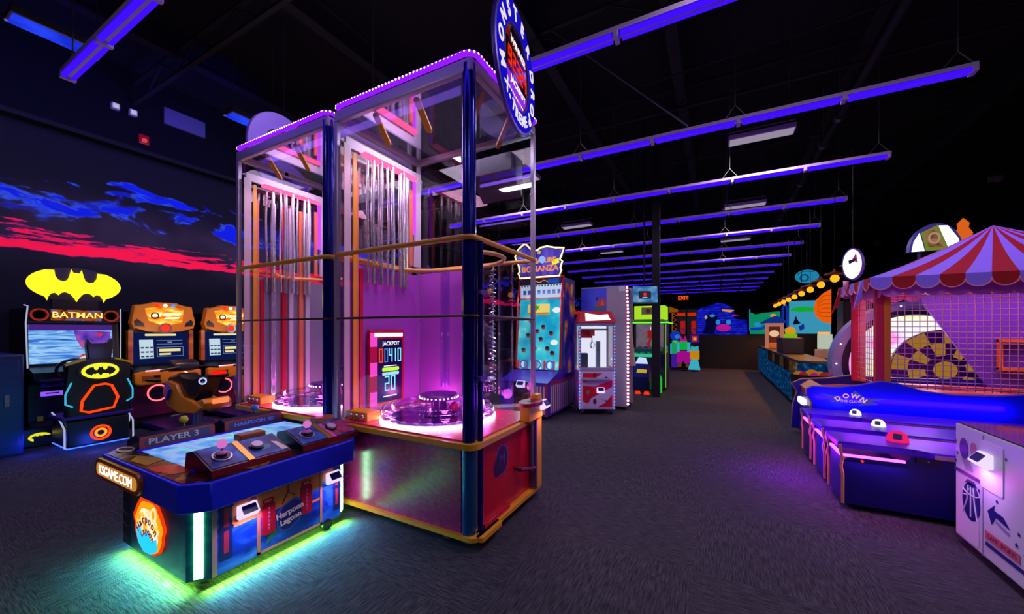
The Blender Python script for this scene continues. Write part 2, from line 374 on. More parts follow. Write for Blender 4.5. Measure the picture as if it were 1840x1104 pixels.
# roof steel: girders along the hall, joists across it
for i, bx in enumerate((-7.2, -4.8, -2.3, -.55, 1.9, 4.4)):
    b = MB(); b.box(bx - .08, bx + .08, -4.5, 30.8, 5.62, 5.66, BEAM); b.box(bx - .02, bx + .02, -4.5, 30.8, 5.66, 5.96, BEAM); b.box(bx - .08, bx + .08, -4.5, 30.8, 5.96, 6.0, BEAM); struct(b, 'ceiling_beam')
for i in range(13):
    jy = .4 + 2.3 * i
    b = MB(); b.box(-8.9, 7, jy - .03, jy + .03, 5.4, 5.44, BEAM); b.box(-8.9, 7, jy - .03, jy + .03, 5.75, 5.79, BEAM)
    pts = [(-8.9 + .55 * k, jy, 5.44 if k % 2 else 5.75) for k in range(29)]; b.tube(pts, .014, BEAM, 5); struct(b, 'ceiling_beam')
b = MB(); b.box(-1.275, -1.12, 9.05, 9.2, 0, 6, M('column_paint', '0e0c13', .6)); struct(b, 'column')

# ---------------------------------------------------------------- hanging violet tube rows
TUBE = E('violet_tube', '3a0cf0', 1.25); CHAN = M('fixture_lavender', 'c4a8ea', .5)
def tube_row(y):
    t = thing('tube_light_row', 'x', 'tube light', (-5.61, y, 4.0), 'violet tube light rows across the hall')
    b = MB(); b.box(-5.61, 2.18, y - .05, y + .05, 4.0, 4.04, CHAN); b.box(-5.61, 2.18, y - .014, y + .014, 3.97, 4.0, CHAN); b.build('channel', t, 'white metal channel')
    for k in range(8):
        x0 = -5.61 + .97375 * k
        for s in (-1, 1):
            b = MB(); b.cyl((x0 + .04, y + s * .03, 3.978), (x0 + .935, y + s * .03, 3.978), .02, TUBE, 10, cap=True); b.build('tube', t, 'lit violet tube')
    for k in range(9):
        x0 = -5.61 + .97375 * k; x0 = min(max(x0, -5.59), 2.16)
        b = MB(); b.box(x0 - .02, x0 + .02, y - .055, y + .055, 3.95, 4.005, CHAN, .006); b.build('lamp_holder', t)
    for x0 in (-5.45, -3.65, -1.72, .2, 2.06):
        b = MB(); b.cyl((x0, y, 4.2), (x0, y, 5.98), .007, STEEL, 6); b.tube([(x0 - .12, y, 4.04), (x0, y, 4.2), (x0 + .12, y, 4.04)], .006, STEEL, 5); b.build('hanger_cable', t)
    return t
first = tube_row(ROW_Y[0])
nth = ['closest to the fish table', 'running behind the big round sign', 'crossing just beyond the glass towers', 'fourth', 'fifth', 'sixth', 'seventh', 'eighth', 'ninth', 'tenth', 'eleventh', 'twelfth', 'thirteenth', 'last and farthest of all']
for i, ry in enumerate(ROW_Y):
    lab = ('violet twin tube light row ' + nth[i]) if i < 3 or i == 13 else nth[i] + ' violet twin tube light row counted from the fish table'
    if i == 0: first['label'] = lab
    else: dup(first, (-5.61, ry, 4.0), lab)

# ---------------------------------------------------------------- other ceiling items
STRIP = E('strip_lamp_glow', 'b9aac6', .62)
def strip_lamp(x, y, label):
    t = thing('strip_lamp', label, 'ceiling light', (x, y, 4.5), 'pale pendant strip lamps')
    b = MB(); b.box(x - .43, x + .43, y - .13, y + .13, 4.46, 4.53, CHAN, .01); b.build('housing', t)
    b = MB(); b.box(x - .41, x + .41, y - .11, y + .11, 4.452, 4.459, STRIP); b.build('diffuser', t, 'softly lit white diffuser')
    b = MB(); b.box(x - .43, x + .43, y - .015, y + .015, 4.62, 4.65, STEEL); b.build('hanging_rail', t)
    for s in (-.36, .36):
        b = MB(); b.cyl((x + s, y, 4.53), (x + s, y, 5.98), .006, STEEL, 6); b.build('hanger_cable', t)
for x, y, l in [(.6, 6.93, 'pale strip lamp between the third and fourth tube rows, right of the hall'), (.6, 10.6, 'pale strip lamp over the aisle, second along the hall'), (.55, 14.46, 'small far pale strip lamp over the aisle, third along the hall'), (-3.5, 10.42, 'pale strip lamp above the tall coin machine'), (-3.46, 6.71, 'pale strip lamp seen through the glass of the big tower'), (-3.5, 14.5, 'far pale strip lamp above the claw machines')]:
    strip_lamp(x, y, l)
BTRO = noise_mat('blue_lens', [(.3, '0a18c0'), (.7, '2a48ff')], 3, (1, 1, 1), 1.0)
def blue_lamp(y, label, hl=.36):
    t = thing('blue_wall_lamp', label, 'ceiling light', (-6.15, y, 4.6), 'blue troffer lamps by the painted wall')
    b = MB(); b.box(-6.28, -6.02, y - hl, y + hl, 4.6, 4.68, STEEL, .01); b.build('housing', t)
    area('blue_side_glow', (-6.36, y, 4.7), hl * 1.6, .08, 9, '0a18ff', (-1, 0, .28), 1.6)
    b = MB(); b.box(-6.26, -6.04, y - hl + .02, y + hl - .02, 4.592, 4.599, BTRO); b.build('lens', t, 'bright blue lens')
    for s in (-.3, .3):
        b = MB(); b.tube([(-6.15, y + s, 4.68), (-6.13, y + s, 4.9), (-6.15, y + s * .9, 5.3), (-6.15, y + s * .9, 5.98)], .006, STEEL, 5); b.build('hanger_cable', t)
blue_lamp(1.27, 'blue troffer lamp touching the end of the front tube row', .33); blue_lamp(3.22, 'blue troffer lamp above the pale round sign back of the far tower')
# emergency light heads, strobe, wall board, spot pair
for y, l in [(2.46, 'small white square lamp on the wall, the one nearer the blue lamps'), (2.68, 'small white square lamp on the wall, the one nearer the grey board')]:
    t = thing('emergency_lamp', l, 'wall lamp', (-8.9, y, 5.25), 'white square emergency lamps')
    b = MB(); b.box(-8.9, -8.82, y - .05, y + .05, 5.2, 5.3, WHITE, .01); b.build('housing', t)
    b = MB(); b.plate(FX(-8.82), rrect(y - .035, y + .035, 5.215, 5.285, .01), .006, E('emergency_face', 'cfc4da', .8)); b.build('lens', t)
t = thing('wall_board', 'plain grey-violet rectangular board high on the wall', 'board', (-8.9, 3.42, 5.42)); b = MB(); b.box(-8.9, -8.85, 3.1, 3.73, 5.28, 5.58, M('grey_board', '6a5f7c', .7), .006); b.build('panel', t)
b = MB()
for c in ((3.13, 5.31), (3.7, 5.31), (3.13, 5.55), (3.7, 5.55)): b.cyl((-8.85, c[0], c[1]), (-8.842, c[0], c[1]), .01, STEEL, 8)
b.build('screw', t)
t = thing('fire_strobe', 'small red fire alarm strobe on the dark upper wall', 'alarm', (-8.9, 2.82, 4.85)); b = MB(); b.box(-8.9, -8.84, 2.75, 2.89, 4.77, 4.93, RED, .01); b.build('housing', t); b = MB(); b.plate(FX(-8.84), rrect(2.79, 2.85, 4.8, 4.86, .01), .03, E('strobe_lens', 'ff5a50', .6)); b.build('lens', t)
def spot_pair(x, y, z, s, l):
    t = thing('spot_pair', l, 'spotlight', (x, y, z), 'pale twin spot heads on the dark wall')
    for d in (-1, 1):
        b = MB(); b.box(x - .1 * s, x, y + d * .16 * s - .1 * s, y + d * .16 * s + .1 * s, z - .1 * s + d * .05 * s, z + .1 * s + d * .05 * s, GREYW, .02 * s); b.build('lamp_head', t)
    b = MB(); b.box(x, x + .08, y - .1 * s, y + .1 * s, z - .06 * s, z + .06 * s, STEEL); b.build('bracket', t)
spot_pair(6.9, 15.7, 5.75, 1.0, 'pale twin spot head high up by the right edge, above the striped tent')
spot_pair(6.9, 24.5, 5.7, 1.1, 'distant pale twin spot head above the white oval clown sign')
# sprinkler main with pipe clamps
t = thing('sprinkler_pipe', 'long dark sprinkler pipe with pale couplings along the ceiling', 'pipe', (1.75, 2, 4.9)); b = MB(); b.cyl((1.78, -4, 4.95), (1.7, 30, 4.95), .05, BEAM, 10); b.build('pipe', t)
for k in range(12):
    y = 7.9 + 1.05 * k; x = 1.78 - .08 * (y + 4) / 34
    b = MB(); b.cyl((x, y - .05, 4.95), (x, y + .05, 4.95), .075, STEEL, 10); b.cyl((x, y, 5.0), (x, y, 5.98), .008, STEEL, 6); b.build('coupling', t)
b = MB(); b.cyl((-2.3, 4.95, 5.98), (-.32, 5.26, 4.08), .012, STEEL, 6); solo(b, 'brace_rod', 'thin slanted steel brace rod above the second visible tube row', 'rod', (-1.1, 5.0, 4.85))
b = MB(); b.cyl((-1.0, 6.0, 5.2), (5.5, 5.6, 5.25), .012, BEAM, 6); solo(b, 'conduit', 'thin grey conduit crossing the dark ceiling above the tube row ends', 'pipe', (2, 5.8, 5.2))

# ---------------------------------------------------------------- glass drop towers
TY0, TD = 2.13, 1.06
MAG = E('magenta_led', 'ff2cc0', 3.0); PWHITE = E('pink_white_led', 'ffd8f6', 5.0); VIOLET_LED = E('violet_led', '9018f0', 1.15)
PINKDECK = M('pink_deck', 'e8386e', .25); PURPANEL = M('orchid_panel', 'b050c8', .45); MIRROR = M('mirror_panel', 'cfc8d8', .06, 1.0)
FRAMEW = M('frame_white', 'cdc6d6', .4); SILVER = M('silver_rod', 'cfcdd6', .25, .85); TUBEB = M('corner_tube_blue', '151a86', .16, .6); TUBEC = M('base_tube_blue', '2a6fb0', .2, .7)
def tower(x0, w, label, main):
    x1, y0, y1 = x0 + w, TY0, TY0 + TD; xc, yc = x0 + w / 2, y0 + .52
    t = thing('drop_tower', label, 'arcade machine', (x0, y0, 0))
    b = MB(); b.plan(rrect(x0 + .005, x1 + .03, y0 - .02, y1 + .03, .06), .07, .1, YEL)
    if main: b.plan(rrect(x1 + .0, x1 + .06, y0 + .02, y0 + .3, .02), .07, .1, YEL)
    b.build('base_plate', t, 'yellow base plate')
    for cx, cy in ((x1 - .1, y0 + .08), (x1 - .26, y0 + .07), (x0 + .1, y0 + .08), (x1 - .1, y1 - .1), (x0 + .1, y1 - .1)):
        b = MB(); b.cyl((cx - .02, cy, .037), (cx + .02, cy, .037), .037, STEEL, 12); b.box(cx - .028, cx + .028, cy - .02, cy + .03, .04, .07, CHROME); b.build('caster', t)
    b = MB(); b.box(x0 + .02, x1 - .11, y0 + .01, y0 + .03, .1, .69, MAROON); b.build('front_panel', t, 'glossy maroon panel')
    b = MB(); b.box(x0 + .01, x0 + .03, y0 + .03, y1 - .02, .1, .69, MAROON); b.build('side_panel', t)
    b = MB(); b.box(x0 + .03, x1 - .03, y1 - .03, y1 - .01, .1, .69, MAROON); b.build('back_panel', t)
    b = MB(); b.box(x1 - .05, x1 - .02, y0 + .1, y1 - .02, .1, .69, RED); b.box(x1 - .02, x1 + .012, y0 + .13, y0 + .5, .1, .135, RED, .006); b.build('end_panel', t, 'red end panel')
    fr = FX(x1 - .0195)
    b = MB(); b.flat(fr, ell(y0 + .42, .5, .1, .12), M('badge_lilac', '6a4a8a', .5)); b.flat(fr, ell(y0 + .42, .5, .085, .105), M('badge_dark', '2a1240', .5), .0014)
    b.flat(fr, ell(y0 + .36, .46, .06, .07), M('badge_dark', '', .5), .002); b.text(fr, 'M', y0 + .42, .5, .12, M('badge_lilac', ''), .001, .003); b.build('badge', t, 'dark round cog badge')
    # corner tubes
    b = MB(); b.cyl((x1 - .065, y0 + .045, .1), (x1 - .065, y0 + .045, .7), .05, TUBEC, 18); b.cyl((x1 - .012, y0 + .1, .1), (x1 - .012, y0 + .1, .7), .024, TUBEB, 14); b.cyl((x1 - .02, y0 + .062, .1), (x1 - .02, y0 + .062, .7), .014, CHROME, 10); b.build('lower_corner_tube', t, 'shiny blue corner tube')
    b = MB(); b.cyl((x1 - .065, y0 + .045, .73), (x1 - .065, y0 + .045, 3.33), .048, TUBEB, 20); b.build('corner_tube', t, 'dark blue glossy corner tube')
    b = MB(); b.cyl((x1 - .012, y0 + .1, .73), (x1 - .012, y0 + .1, 2.12), .022, TUBEB, 14); b.cyl((x1 - .02, y0 + .062, .73), (x1 - .02, y0 + .062, 2.12), .012, CHROME, 10)
    for z in (1.15, 1.75): b.box(x1 - .06, x1 + .02, y0 + .06, y0 + .15, z, z + .03, M('violet_clip', '5a36a8', .4))
    b.build('door_tube', t)
    b = MB(); b.plan(rrect(x0 + .005, x1 + .025, y0 - .03, y1 + .02, .07), .69, .73, YEL); b.build('deck_trim', t, 'yellow deck trim')
    b = MB(); b.plan(rrect(x0 + .03, x1 - .02, y0 + .01, y1 - .02, .05), .73, .742, PINKDECK); b.build('deck', t, 'pink red playing deck')
    # playfield wheel
    c = (xc, yc, 0); b = MB(); b.lathe([(0, .765), (.40, .765), (.40, .772), (0, .772)], c, M('wheel_dark', '1c1046', .1, 0, .6), 40)
    b.lathe([(.402, .76), (.48, .76), (.48, .775), (.402, .775)], c, M('wheel_rim', 'b8b0d8', .15, .6), 40, closed=True)
    for k in range(24):
        a = 2 * math.pi * k / 24; b.cyl((xc + .44 * math.cos(a), yc + .44 * math.sin(a), .775), (xc + .44 * math.cos(a), yc + .44 * math.sin(a), .785), .022, M('pocket_pale', 'd8d4ee', .2), 8)
    b.build('wheel', t, 'dark wheel with pale pockets')
    b = MB(); b.lathe([(.486, .742), (.498, .742), (.498, .768), (.486, .768)], c, PWHITE, 56, closed=True); b.build('light_ring', t, 'glowing pink white ring')
    for r_, z_ in ((.485, .78), (.47, .82), (.39, .84)):
        b = MB(); b.lathe([(r_, z_), (r_ + .008, z_), (r_ + .008, z_ + .03), (r_, z_ + .03)], c, ACRYL, 48, closed=True); b.build('acrylic_rim', t)
    b = MB(); b.lathe([(.0, .775), (.17, .775), (.17, .785), (.07, .79), (.065, .9), (.0, .9)], c, M('hub_violet', '6a1a98', .2), 28); b.build('hub', t)
    b = MB(); b.lathe([(0, .9), (.16, .9), (.165, .905), (.165, .935), (.155, .945), (0, .95)], c, M('hub_cap', '5a1288', .3), 32); hc = b.build('hub_cap', t, 'violet hub cap ringed with white dots')
    b = MB()
    for k in range(30):
        a = 2 * math.pi * k / 30; b.ball((xc + .168 * math.cos(a), yc + .168 * math.sin(a), .918), .007, PWHITE, n=6)
    b.build('dot_lights', hc)
    for dx, dy in ((-.12, .1), (.13, .05)):
        b = MB(); b.ball((xc + dx, yc + dy, .83), .045, M('prize_ball', 'c8187a', .2)); b.build('ball', t)
    # frame posts
    for px, py in ((x0 + .025, y0 + .02), (x0 + .03, y1 - .04), (x1 - .025, y1 - .06)):
        b = MB(); b.box(px - .018, px + .018, py - .018, py + .018, .742, 3.27, ALU, .004); b.build('frame_post', t)
    # panes, three tiers on four sides
    for z0, z1 in ((.745, 1.585), (1.615, 2.11), (2.165, 3.26)):
        for box in ((x0 + .045, x1 - .115, y0 + .016, y0 + .022), (x0 + .05, x1 - .05, y1 - .05, y1 - .044), (x1 - .028, x1 - .022, y0 + .12, y1 - .08), (x0 + .022, x0 + .028, y0 + .04, y1 - .06)):
            b = MB(); b.box(*box, z0, z1, CLEAR); b.build('glass_pane', t)
    def loop(z, r, m, inset=0.0, flat=1.0):
        i = inset; b = MB(); b.tube([(x, y, z) for x, y in rrect(x0 + .02 + i, x1 - .01 - i, y0 - .004 + i, y1 - .03 - i, .05, 5)], r, m, 8, True, flat); return b
    loop(2.137, .02, YEL).build('middle_rail', t, 'yellow middle rail')
    loop(1.6, .01, M('bronze_rail', '4a2a18', .4, .4)).build('lower_rail', t)
    b = MB(); b.tube([(xc + .63 * math.cos(math.radians(a)), yc - .02 + .42 * math.sin(math.radians(a)), 2.1) for a in range(-30, 211, 12)], .018, M('pale_yellow', 'd8a850', .4), 8); b.build('curved_rail', t)
    # canopy
    b = MB(); b.box(x0 + .01, x1 - .02, y0 + .0, y0 + .05, 3.27, 3.36, ALU, .01); b.box(x0 + .01, x1 - .02, y1 - .07, y1 - .02, 3.27, 3.36, ALU, .01); b.box(x0 + .01, x0 + .06, y0 + .05, y1 - .07, 3.27, 3.36, ALU); b.box(x1 - .06, x1 - .01, y0 + .05, y1 - .07, 3.27, 3.36, ALU, .01); b.build('canopy_frame', t, 'pale metal canopy frame')
    path = [Vector((x, y, 3.385)) for x, y in rrect(x0 + .02, x1 - .005, y0 - .005, y1 - .03, .07, 6)]
    b = MB(); b.tube(path, .02, VIOLET_LED, 8, True); ls = b.build('led_strip', t, 'violet light strip with white dots')
    dots = []; acc = 0.0; N = len(path)
    for i in range(N):
        a, c2 = path[i], path[(i + 1) % N]; L = (c2 - a).length; s = acc
        while s < L: dots.append(a.lerp(c2, s / L)); s += .034
        acc = s - L
    b = MB()
    cen = Vector((xc, yc, 3.3))
    for p in dots:
        o_ = p - cen; o_.z = 0; o_.normalize(); b.ball(p + o_ * .018 + Vector((0, 0, .004)), .0085, PWHITE, n=6)
    b.build('dot_light_pattern', ls)
    b = MB(); b.box(x0 + .06, x1 - .06, y0 + .05, y1 - .07, 3.3, 3.31, MIRROR); b.build('ceiling_panel', t, 'mirrored ceiling panel')
    for sx, side in ((.42, 0), (.86, 0), (.25, 1), (.65, 1)):
        fr = Fr((x0 + sx * w / 1.43, y0 + .06, 3.27), (1, .0, 0), (.12, .62, -1)) if not side else Fr((x1 - .07, y0 + sx, 3.27), (0, 1, 0), (-.62, .1, -1))
        b = MB(); b.plate(fr, rrect(-.028, .028, 0, .26, .027), .012, YEL if not side else M('brown_bracket', 'a8742c', .5)); b.build('hanging_bracket', t, 'yellow hanging bracket' if not side else 'brown hanging bracket')
    # inside: side frame, lift tubes, bars
    fx = FX(x0 + .06)
    b = MB(); O = rect(y0 + .06, y1 - .07, 2.17, 3.16)
    for r_ in (rect(y0 + .06, y0 + .11, 2.17, 3.16), rect(y1 - .15, y1 - .07, 2.17, 3.16), rect(y0 + .11, y1 - .15, 3.08, 3.16)): b.plate(fx, r_, .025, FRAMEW)
    b.build('side_frame', t, 'white side window frame')
    b = MB(); b.box(x0 + .05, x0 + .075, y0 + .05, y1 - .08, .75, 2.08, PURPANEL if main else M('backing_grey_lilac', '8a8098', .5)); b.build('side_backing', t, 'orchid side backing')
    if main: b = MB(); b.box(x0 + .08, x0 + .76, y1 - .075, y1 - .06, .75, 2.1, PURPANEL); b.build('rear_backing', t, 'orchid rear backing')
    b = MB(); b.plate(FX(x0 + .085), rect(y0 + .035, y0 + .09, .76, 3.1), .008, M('cream_strip', 'c8b4b8', .4)); b.build('cream_strip', t)
    if not main:
        for yy, m_ in ((.3, SILVER), (.42, RED), (.5, FRAMEW), (.62, M('coral', 'e87a50', .5)), (.7, FRAMEW)):
            b = MB(); b.box(x0 + .08, x0 + .11, y0 + yy, y0 + yy + .05, .76, 2.9, m_, .006); b.build('inner_strip', t, 'upright inner strip')
    for k in range(10):
        yy = y0 + .27 + .052 * k; ln = random.uniform(-.03, .03)
        b = MB(); b.tube([(x0 + .12 + .02 * (k % 3), yy + ln + .006 * math.sin(7 * q + k), 1.92 + q * 1.13) for q in [j / 9 for j in range(10)]], .011 + .006 * (k % 2), SILVER, 8); b.build('lift_tube', t, 'silver hanging lift tube')
    b = MB(); b.plate(FX(x0 + .09), rrect(y0 + .12, y0 + .155, .76, 3.05, .017), .012, YEL); b.build('upright_bar', t, 'tall yellow bar')
    b = MB(); b.plate(FX(x0 + .08), rect(y0 + .2, y0 + .235, .76, 2.05), .008, RED); b.plate(FX(x0 + .08), rect(y0 + .165, y0 + .185, .76, 2.9), .006, M('coral', 'e87a50', .5)); b.build('red_upright_strip', t, 'red upright strip')
    b = MB(); b.plate(FX(x0 + .085), rect(y1 - .24, y1 - .2, 2.17, 2.95), .01, M('coral', '')); b.build('coral_bar', t)
    b = MB(); b.box(x0 + .1, x0 + .16, y0 + .2, y1 - .2, 3.04, 3.07, E('pink_bar', 'ff5a90', 2.0)); b.build('light_bar', t, 'pink light bar')
    b = MB(); b.box(x0 + .085, x0 + .1, y1 - .2, y1 - .16, 2.5, 3.05, E('violet_bar', 'c840ff', 1.5)); b.build('violet_light_bar', t)
    b = MB(); b.prism([(x0 + .62 * w, y1 - .3, 3.05), (x0 + .62 * w, y1 - .3, 2.9), (x0 + .62 * w, y1 - .08, 2.72), (x0 + .62 * w, y1 - .08, 3.05)], (.42, 0, 0), M('control_box', '1c1c3e', .35)); b.build('control_box', t, 'dark slanted control box')
    for k, (dx, dy, r_) in enumerate(((.55, .22, .06), (.32, .3, .045), (-.2, .34, .04))):
        b = MB(); b.lathe([(r_, .95), (r_ + .006, .95), (r_ + .006, 2.08), (r_, 2.08)], (xc + dx, yc + dy, 0), ACRYL, 18, closed=True); b.build('clear_tube', t)
    b = MB(); b.tube([(xc + .43 + .028 * math.cos(k * .9), yc + .2 + .028 * math.sin(k * .9), .95 + k * .0057) for k in range(190)], .005, CHROME, 5); b.build('spring_coil', t, 'long chrome spring coil')
    b = MB(); b.box(x0 + .1, x0 + .34, y0 + .06, y0 + .2, .742, .82, YEL, .01); pk = b.build('ball_tray', t, 'yellow ball tray')
    for k in range(3):
        b = MB(); b.ball((x0 + .15 + .07 * k, y0 + .055, .78), .022, CHROME, n=10); b.build('steel_ball', pk)
    if main:
        # score display facing the aisle side
        fd = FX(x0 + .1); ya, yb = y0 + .27, y0 + .69
        b = MB(); b.plate(fd, rect(ya, yb, .8, 1.5), .03, RED); ds = b.build('score_display', t, 'red framed score display')
        b = MB(); b.plate(fd, rect(ya + .09, yb - .03, .83, 1.42), .004, M('display_dark', '0a0c50', .2), .031); b.build('display_face', ds)
        b = MB()
        for k, hh in enumerate(('ff4ad8', 'b01048', 'ff60d8', 'b01048', 'ff4ae8')): b.plate(fd, rect(ya + .005, ya + .085, .81 + .135 * k, .935 + .135 * k), .004, E('pk%d' % (k % 2), 'ff4ad8' if k % 2 == 0 else 'a81048', 1.0), .031)
        b.build('block_lights', ds)
        b = MB(); b.plate(fd, rect(ya + .05, yb - .02, 1.44, 1.475), .006, E('pale_pink_bar', 'ffd0e8', 2.5), .031); b.build('top_light', ds)
        DB = E('digit_blue', '78e0ff', 1.4); b = MB(); b.seg7(fd, '0', ya + .10, 1.2, .05, .13, .013, E('digit_red', 'ff3a10', 1.5), .037)
        for k, ch in enumerate('0410'): b.seg7(fd, ch, ya + .165 + .056 * k - (.012 if ch == '1' else 0), 1.2, .045, .13, .011, DB if k else E('digit_dim', '5a8ae0', .8), .037)
        for k, ch in enumerate('20'): b.seg7(fd, ch, ya + .17 + .075 * k, .93, .058, .14, .013, DB, .037)
        b.text(fd, 'JACKPOT', ya + .25, 1.375, .05, E('label_white', 'f4f0ff', 1.3), .001, .037, bold=.001); pass
        b.plate(fd, rrect(ya + .14, yb - .07, 1.115, 1.15, .012), .001, E('bar_lime', 'b8ff40', 1.4), .037); b.plate(fd, rrect(ya + .14, yb - .07, 1.075, 1.105, .012), .001, E('bar_pale', 'a8d8f8', 1.2), .037)
        b.plate(fd, rect(ya + .16, yb - .1, 1.16, 1.168), .001, E('label_white', ''), .037); b.plate(fd, rect(ya + .15, yb - .1, .875, .885), .001, E('label_white', ''), .037); b.build('digits', ds, 'glowing blue and red digits')
    # round sign, on the aisle side of the main tower and on the wall side of the other one
    a = math.radians(8.6); R, ri, th = .45, .285, .028
    if main: n = Vector((math.cos(a), math.sin(a), 0)); ux = Vector((-math.sin(a), math.cos(a), 0)); oc = Vector((x1 + .075, y0 + .44, 3.49))
    else: n = Vector((-math.cos(.166), -math.sin(.166), 0)); ux = Vector((math.sin(.166), -math.cos(.166), 0)); oc = Vector((x0 - .05, y0 + .55, 3.56))
    fr = Fr(oc, ux, (0, 0, 1)); SB = M('sign_blue', '1812c8', .3); SBL = E('sign_blue_glow', '1a10d8', .75)
    b = MB(); b.lathe([(ri, 0), (R, 0), (R + .008, .01), (R + .008, th), (R, th + .005), (ri, th + .005)], oc, M('sign_shell', '6a50c0', .35, .2), 56, n, True); sg = b.build('round_sign', t, 'blue ring sign with white letters' if main else 'round sign seen from its pale lilac back')
    b = MB(); b.lathe([(ri + .012, th + .006), (R - .014, th + .006), (R - .014, th + .009), (ri + .012, th + .009)], oc, SBL, 56, n, True); b.build('ring_face', sg)
    LW = E('letter_white', 'f0e8f4', .95); b = MB(); fs = Fr(oc + n * (th + .009), ux, (0, 0, 1)); Rm = (ri + R) / 2 - .005
    b.arc_text(fs, 'MONSTER', 0, 0, Rm, 203, 52, .13, LW, bold=.004); b.arc_text(fs, 'DROP', 0, 0, Rm, 24, -42, .13, LW, bold=.004)
    b.arc_text(fs, 'X-TREME', 0, 0, Rm, 226, 300, .11, LW, True, .003); b.build('lettering', sg, 'white glowing letters')
    b = MB(); b.lathe([(0, .004), (ri, .004), (ri, .018), (0, .018)], oc, M('sign_back_brown', '8a5a34', .5) if main else M('dark_back', '14101e', .5), 48, n); b.build('sign_back', sg)
    fi = Fr(oc + n * .019, ux, (0, 0, 1))
    if main:
        b = MB(); b.plate(fi, rect(-.22, .23, -.1, .12), .008, M('display_black', '14040a', .2)); b.flat(fi, rect(-.215, .235, -.19, .19), E('display_red_glow', '8a0c18', .8), .001); b.flat(fi, ell(0, 0, ri - .01, ri - .01, 20, 200, 340), E('sign_purple', '9030e0', 1.0), .002); b.flat(fi, [(-.17, .15), (.2, .16), (.17, .21), (.08, .265), (-.1, .26)], M('display_black', ''), .002); b.build('display', sg)
        b = MB(); RDG = E('digit_red_bright', 'ff2a08', 1.3); LW2 = E('caption_white', 'ffe8f0', 1.6)
        for k, ch in enumerate('92324'): b.seg7(fi, ch, -.2 + .088 * k, -.065, .068, .13, .017, RDG, .011)
        b.build('digits', sg, 'red glowing digits'); b = MB()
        b.text(fi, 'WINNER', .02, .145, .07, LW2, .001, .011, bold=.001, sx=1.25); b.text(fi, 'JACKPOT', .02, -.145, .07, LW2, .001, .011, bold=.001, sx=1.15)
        b.build('caption', sg, 'white lit captions'); b = MB()
        for k in range(9): b.flat(fi, ell(-.12 + .033 * k, -.225, .01, n=8), LW2, .006)
        b.build('dot_lights', sg)
        b = MB(); b.box(x1 - .05, x1 + .05, y0 + .43, y0 + .47, 3.28, 3.34, ALU); b.build('sign_arm', t)
        # ball station at the far end of the red panel
        b = MB(); b.box(x1 - .02, x1 + .05, y1 - .13, y1 - .03, .1, .93, YEL, .01); b.box(x1 - .02, x1 + .07, y1 - .34, y1 - .06, .73, .86, YEL, .01); b.build('ball_station', t, 'yellow ball station')
        b = MB(); b.plan(ell(x1 + .03, y1 - .22, .09, .15, 24), .86, .89, M('station_red', 'a81a3a', .35)); b.cyl((x1 + .03, y1 - .22, .885), (x1 + .03, y1 - .22, .893), .035, BLACK, 14); b.build('station_cup', t, 'dark red cup plate')
        b = MB(); b.cyl((x1 + .05, y1 - .25, .3), (x1 + .05, y1 - .25, .88), .016, M('rod_mauve', '7a6a98', .3, .5), 10); b.cyl((x1 + .05, y1 - .25, .7), (x1 + .05, y1 - .25, .73), .024, CHROME, 10); b.tube([(x1 + .05, y1 - .25, .32), (x1 + .06, y1 - .2, .31), (x1 + .03, y1 - .42, .36), (x1 - .02, y1 - .43, .37)], .016, M('arm_maroon', '5a0f2a', .4), 8); b.build('launch_rod', t)
        b = MB(); b.box(x1 - .015, x1 + .05, y1 - .155, y1 - .135, .12, .72, M('mauve_strip', '5a4a90', .3)); b.build('station_strip', t)
        card_reader(None, t, FX(x1 + .07), y1 - .07, .84, .1)
    else:
        b = MB(); b.box(x0 - .06, x0 + .06, y0 + .48, y0 + .52, 3.28, 3.34, ALU); b.build('sign_arm', t)
    # the tower's own lamps
    area('tower_lamp', (xc, yc, 3.28), w - .3, .6, 15, 'f0d8ff'); area('tower_rear_lamp', (x0 + .35, yc, 3.02), .3, .6, 5, 'ffb0e0')
    for k in range(4): point('ring_lamp', (xc + .42 * math.cos(k * 1.57 + .78), yc + .4 * math.sin(k * 1.57 + .78), .86), 2.2, 'ff70e0', .05)
    return t
tower(-2.87, 1.43, 'clear glass drop tower with the red end panel and the blue lettered round sign', True)
tower(-4.42, 1.49, 'twin clear glass drop tower farther from the aisle, its round sign seen from behind', False)

# ---------------------------------------------------------------- fishing game table
SEA = noise_mat('sea_art', [(.3, '06207a'), (.5, '0c4cc0'), (.68, '2f8ae8'), (.8, '8ac0f4')], 3.2, (1, 1, 2.6), 0, .35, 7, 1.2)
SKY = noise_mat('sunset_art', [(.3, 'f8b038'), (.6, 'f07e38'), (.8, 'fcc450')], 2.0, (.4, .4, 3), 0, .4)
TEALART = noise_mat('teal_art', [(.3, '062a5c'), (.55, '0c5a8a'), (.75, '2a90a8')], 4, (1, 1, 1.5), 0, .35, 6, .8)
def pip(b, fr, x, y0, y1, w):
    b.flat(fr, rect(x - w, x + w, y0, y1), M('pipe_dark', '0e2c5c', .4), .001); b.flat(fr, rect(x - w * .35, x + w * .4, y0 + .04, y1 - .06), M('pipe_red', 'a03040', .4), .002)
    for yy in (y0 + (y1 - y0) * .5, y1 - .05): b.flat(fr, rect(x - w * 1.15, x + w * 1.15, yy - .012, yy + .012), M('pipe_band', '0a2450', .4), .003)
t = thing('fishing_game_table', 'low blue-rimmed fishing game table with green glow beneath, against the big tower', 'game table', (-3.58, 1.03, 0))
X0, X1, Y0, Y1 = -3.58, -2.58, 1.03, 2.06
def cham(x0, x1, y0, y1, c): return [(x0 + c, y0), (x1 - c, y0), (x1, y0 + c), (x1, y1 - c), (x1 - c, y1), (x0 + c, y1), (x0, y1 - c), (x0, y0 + c)]
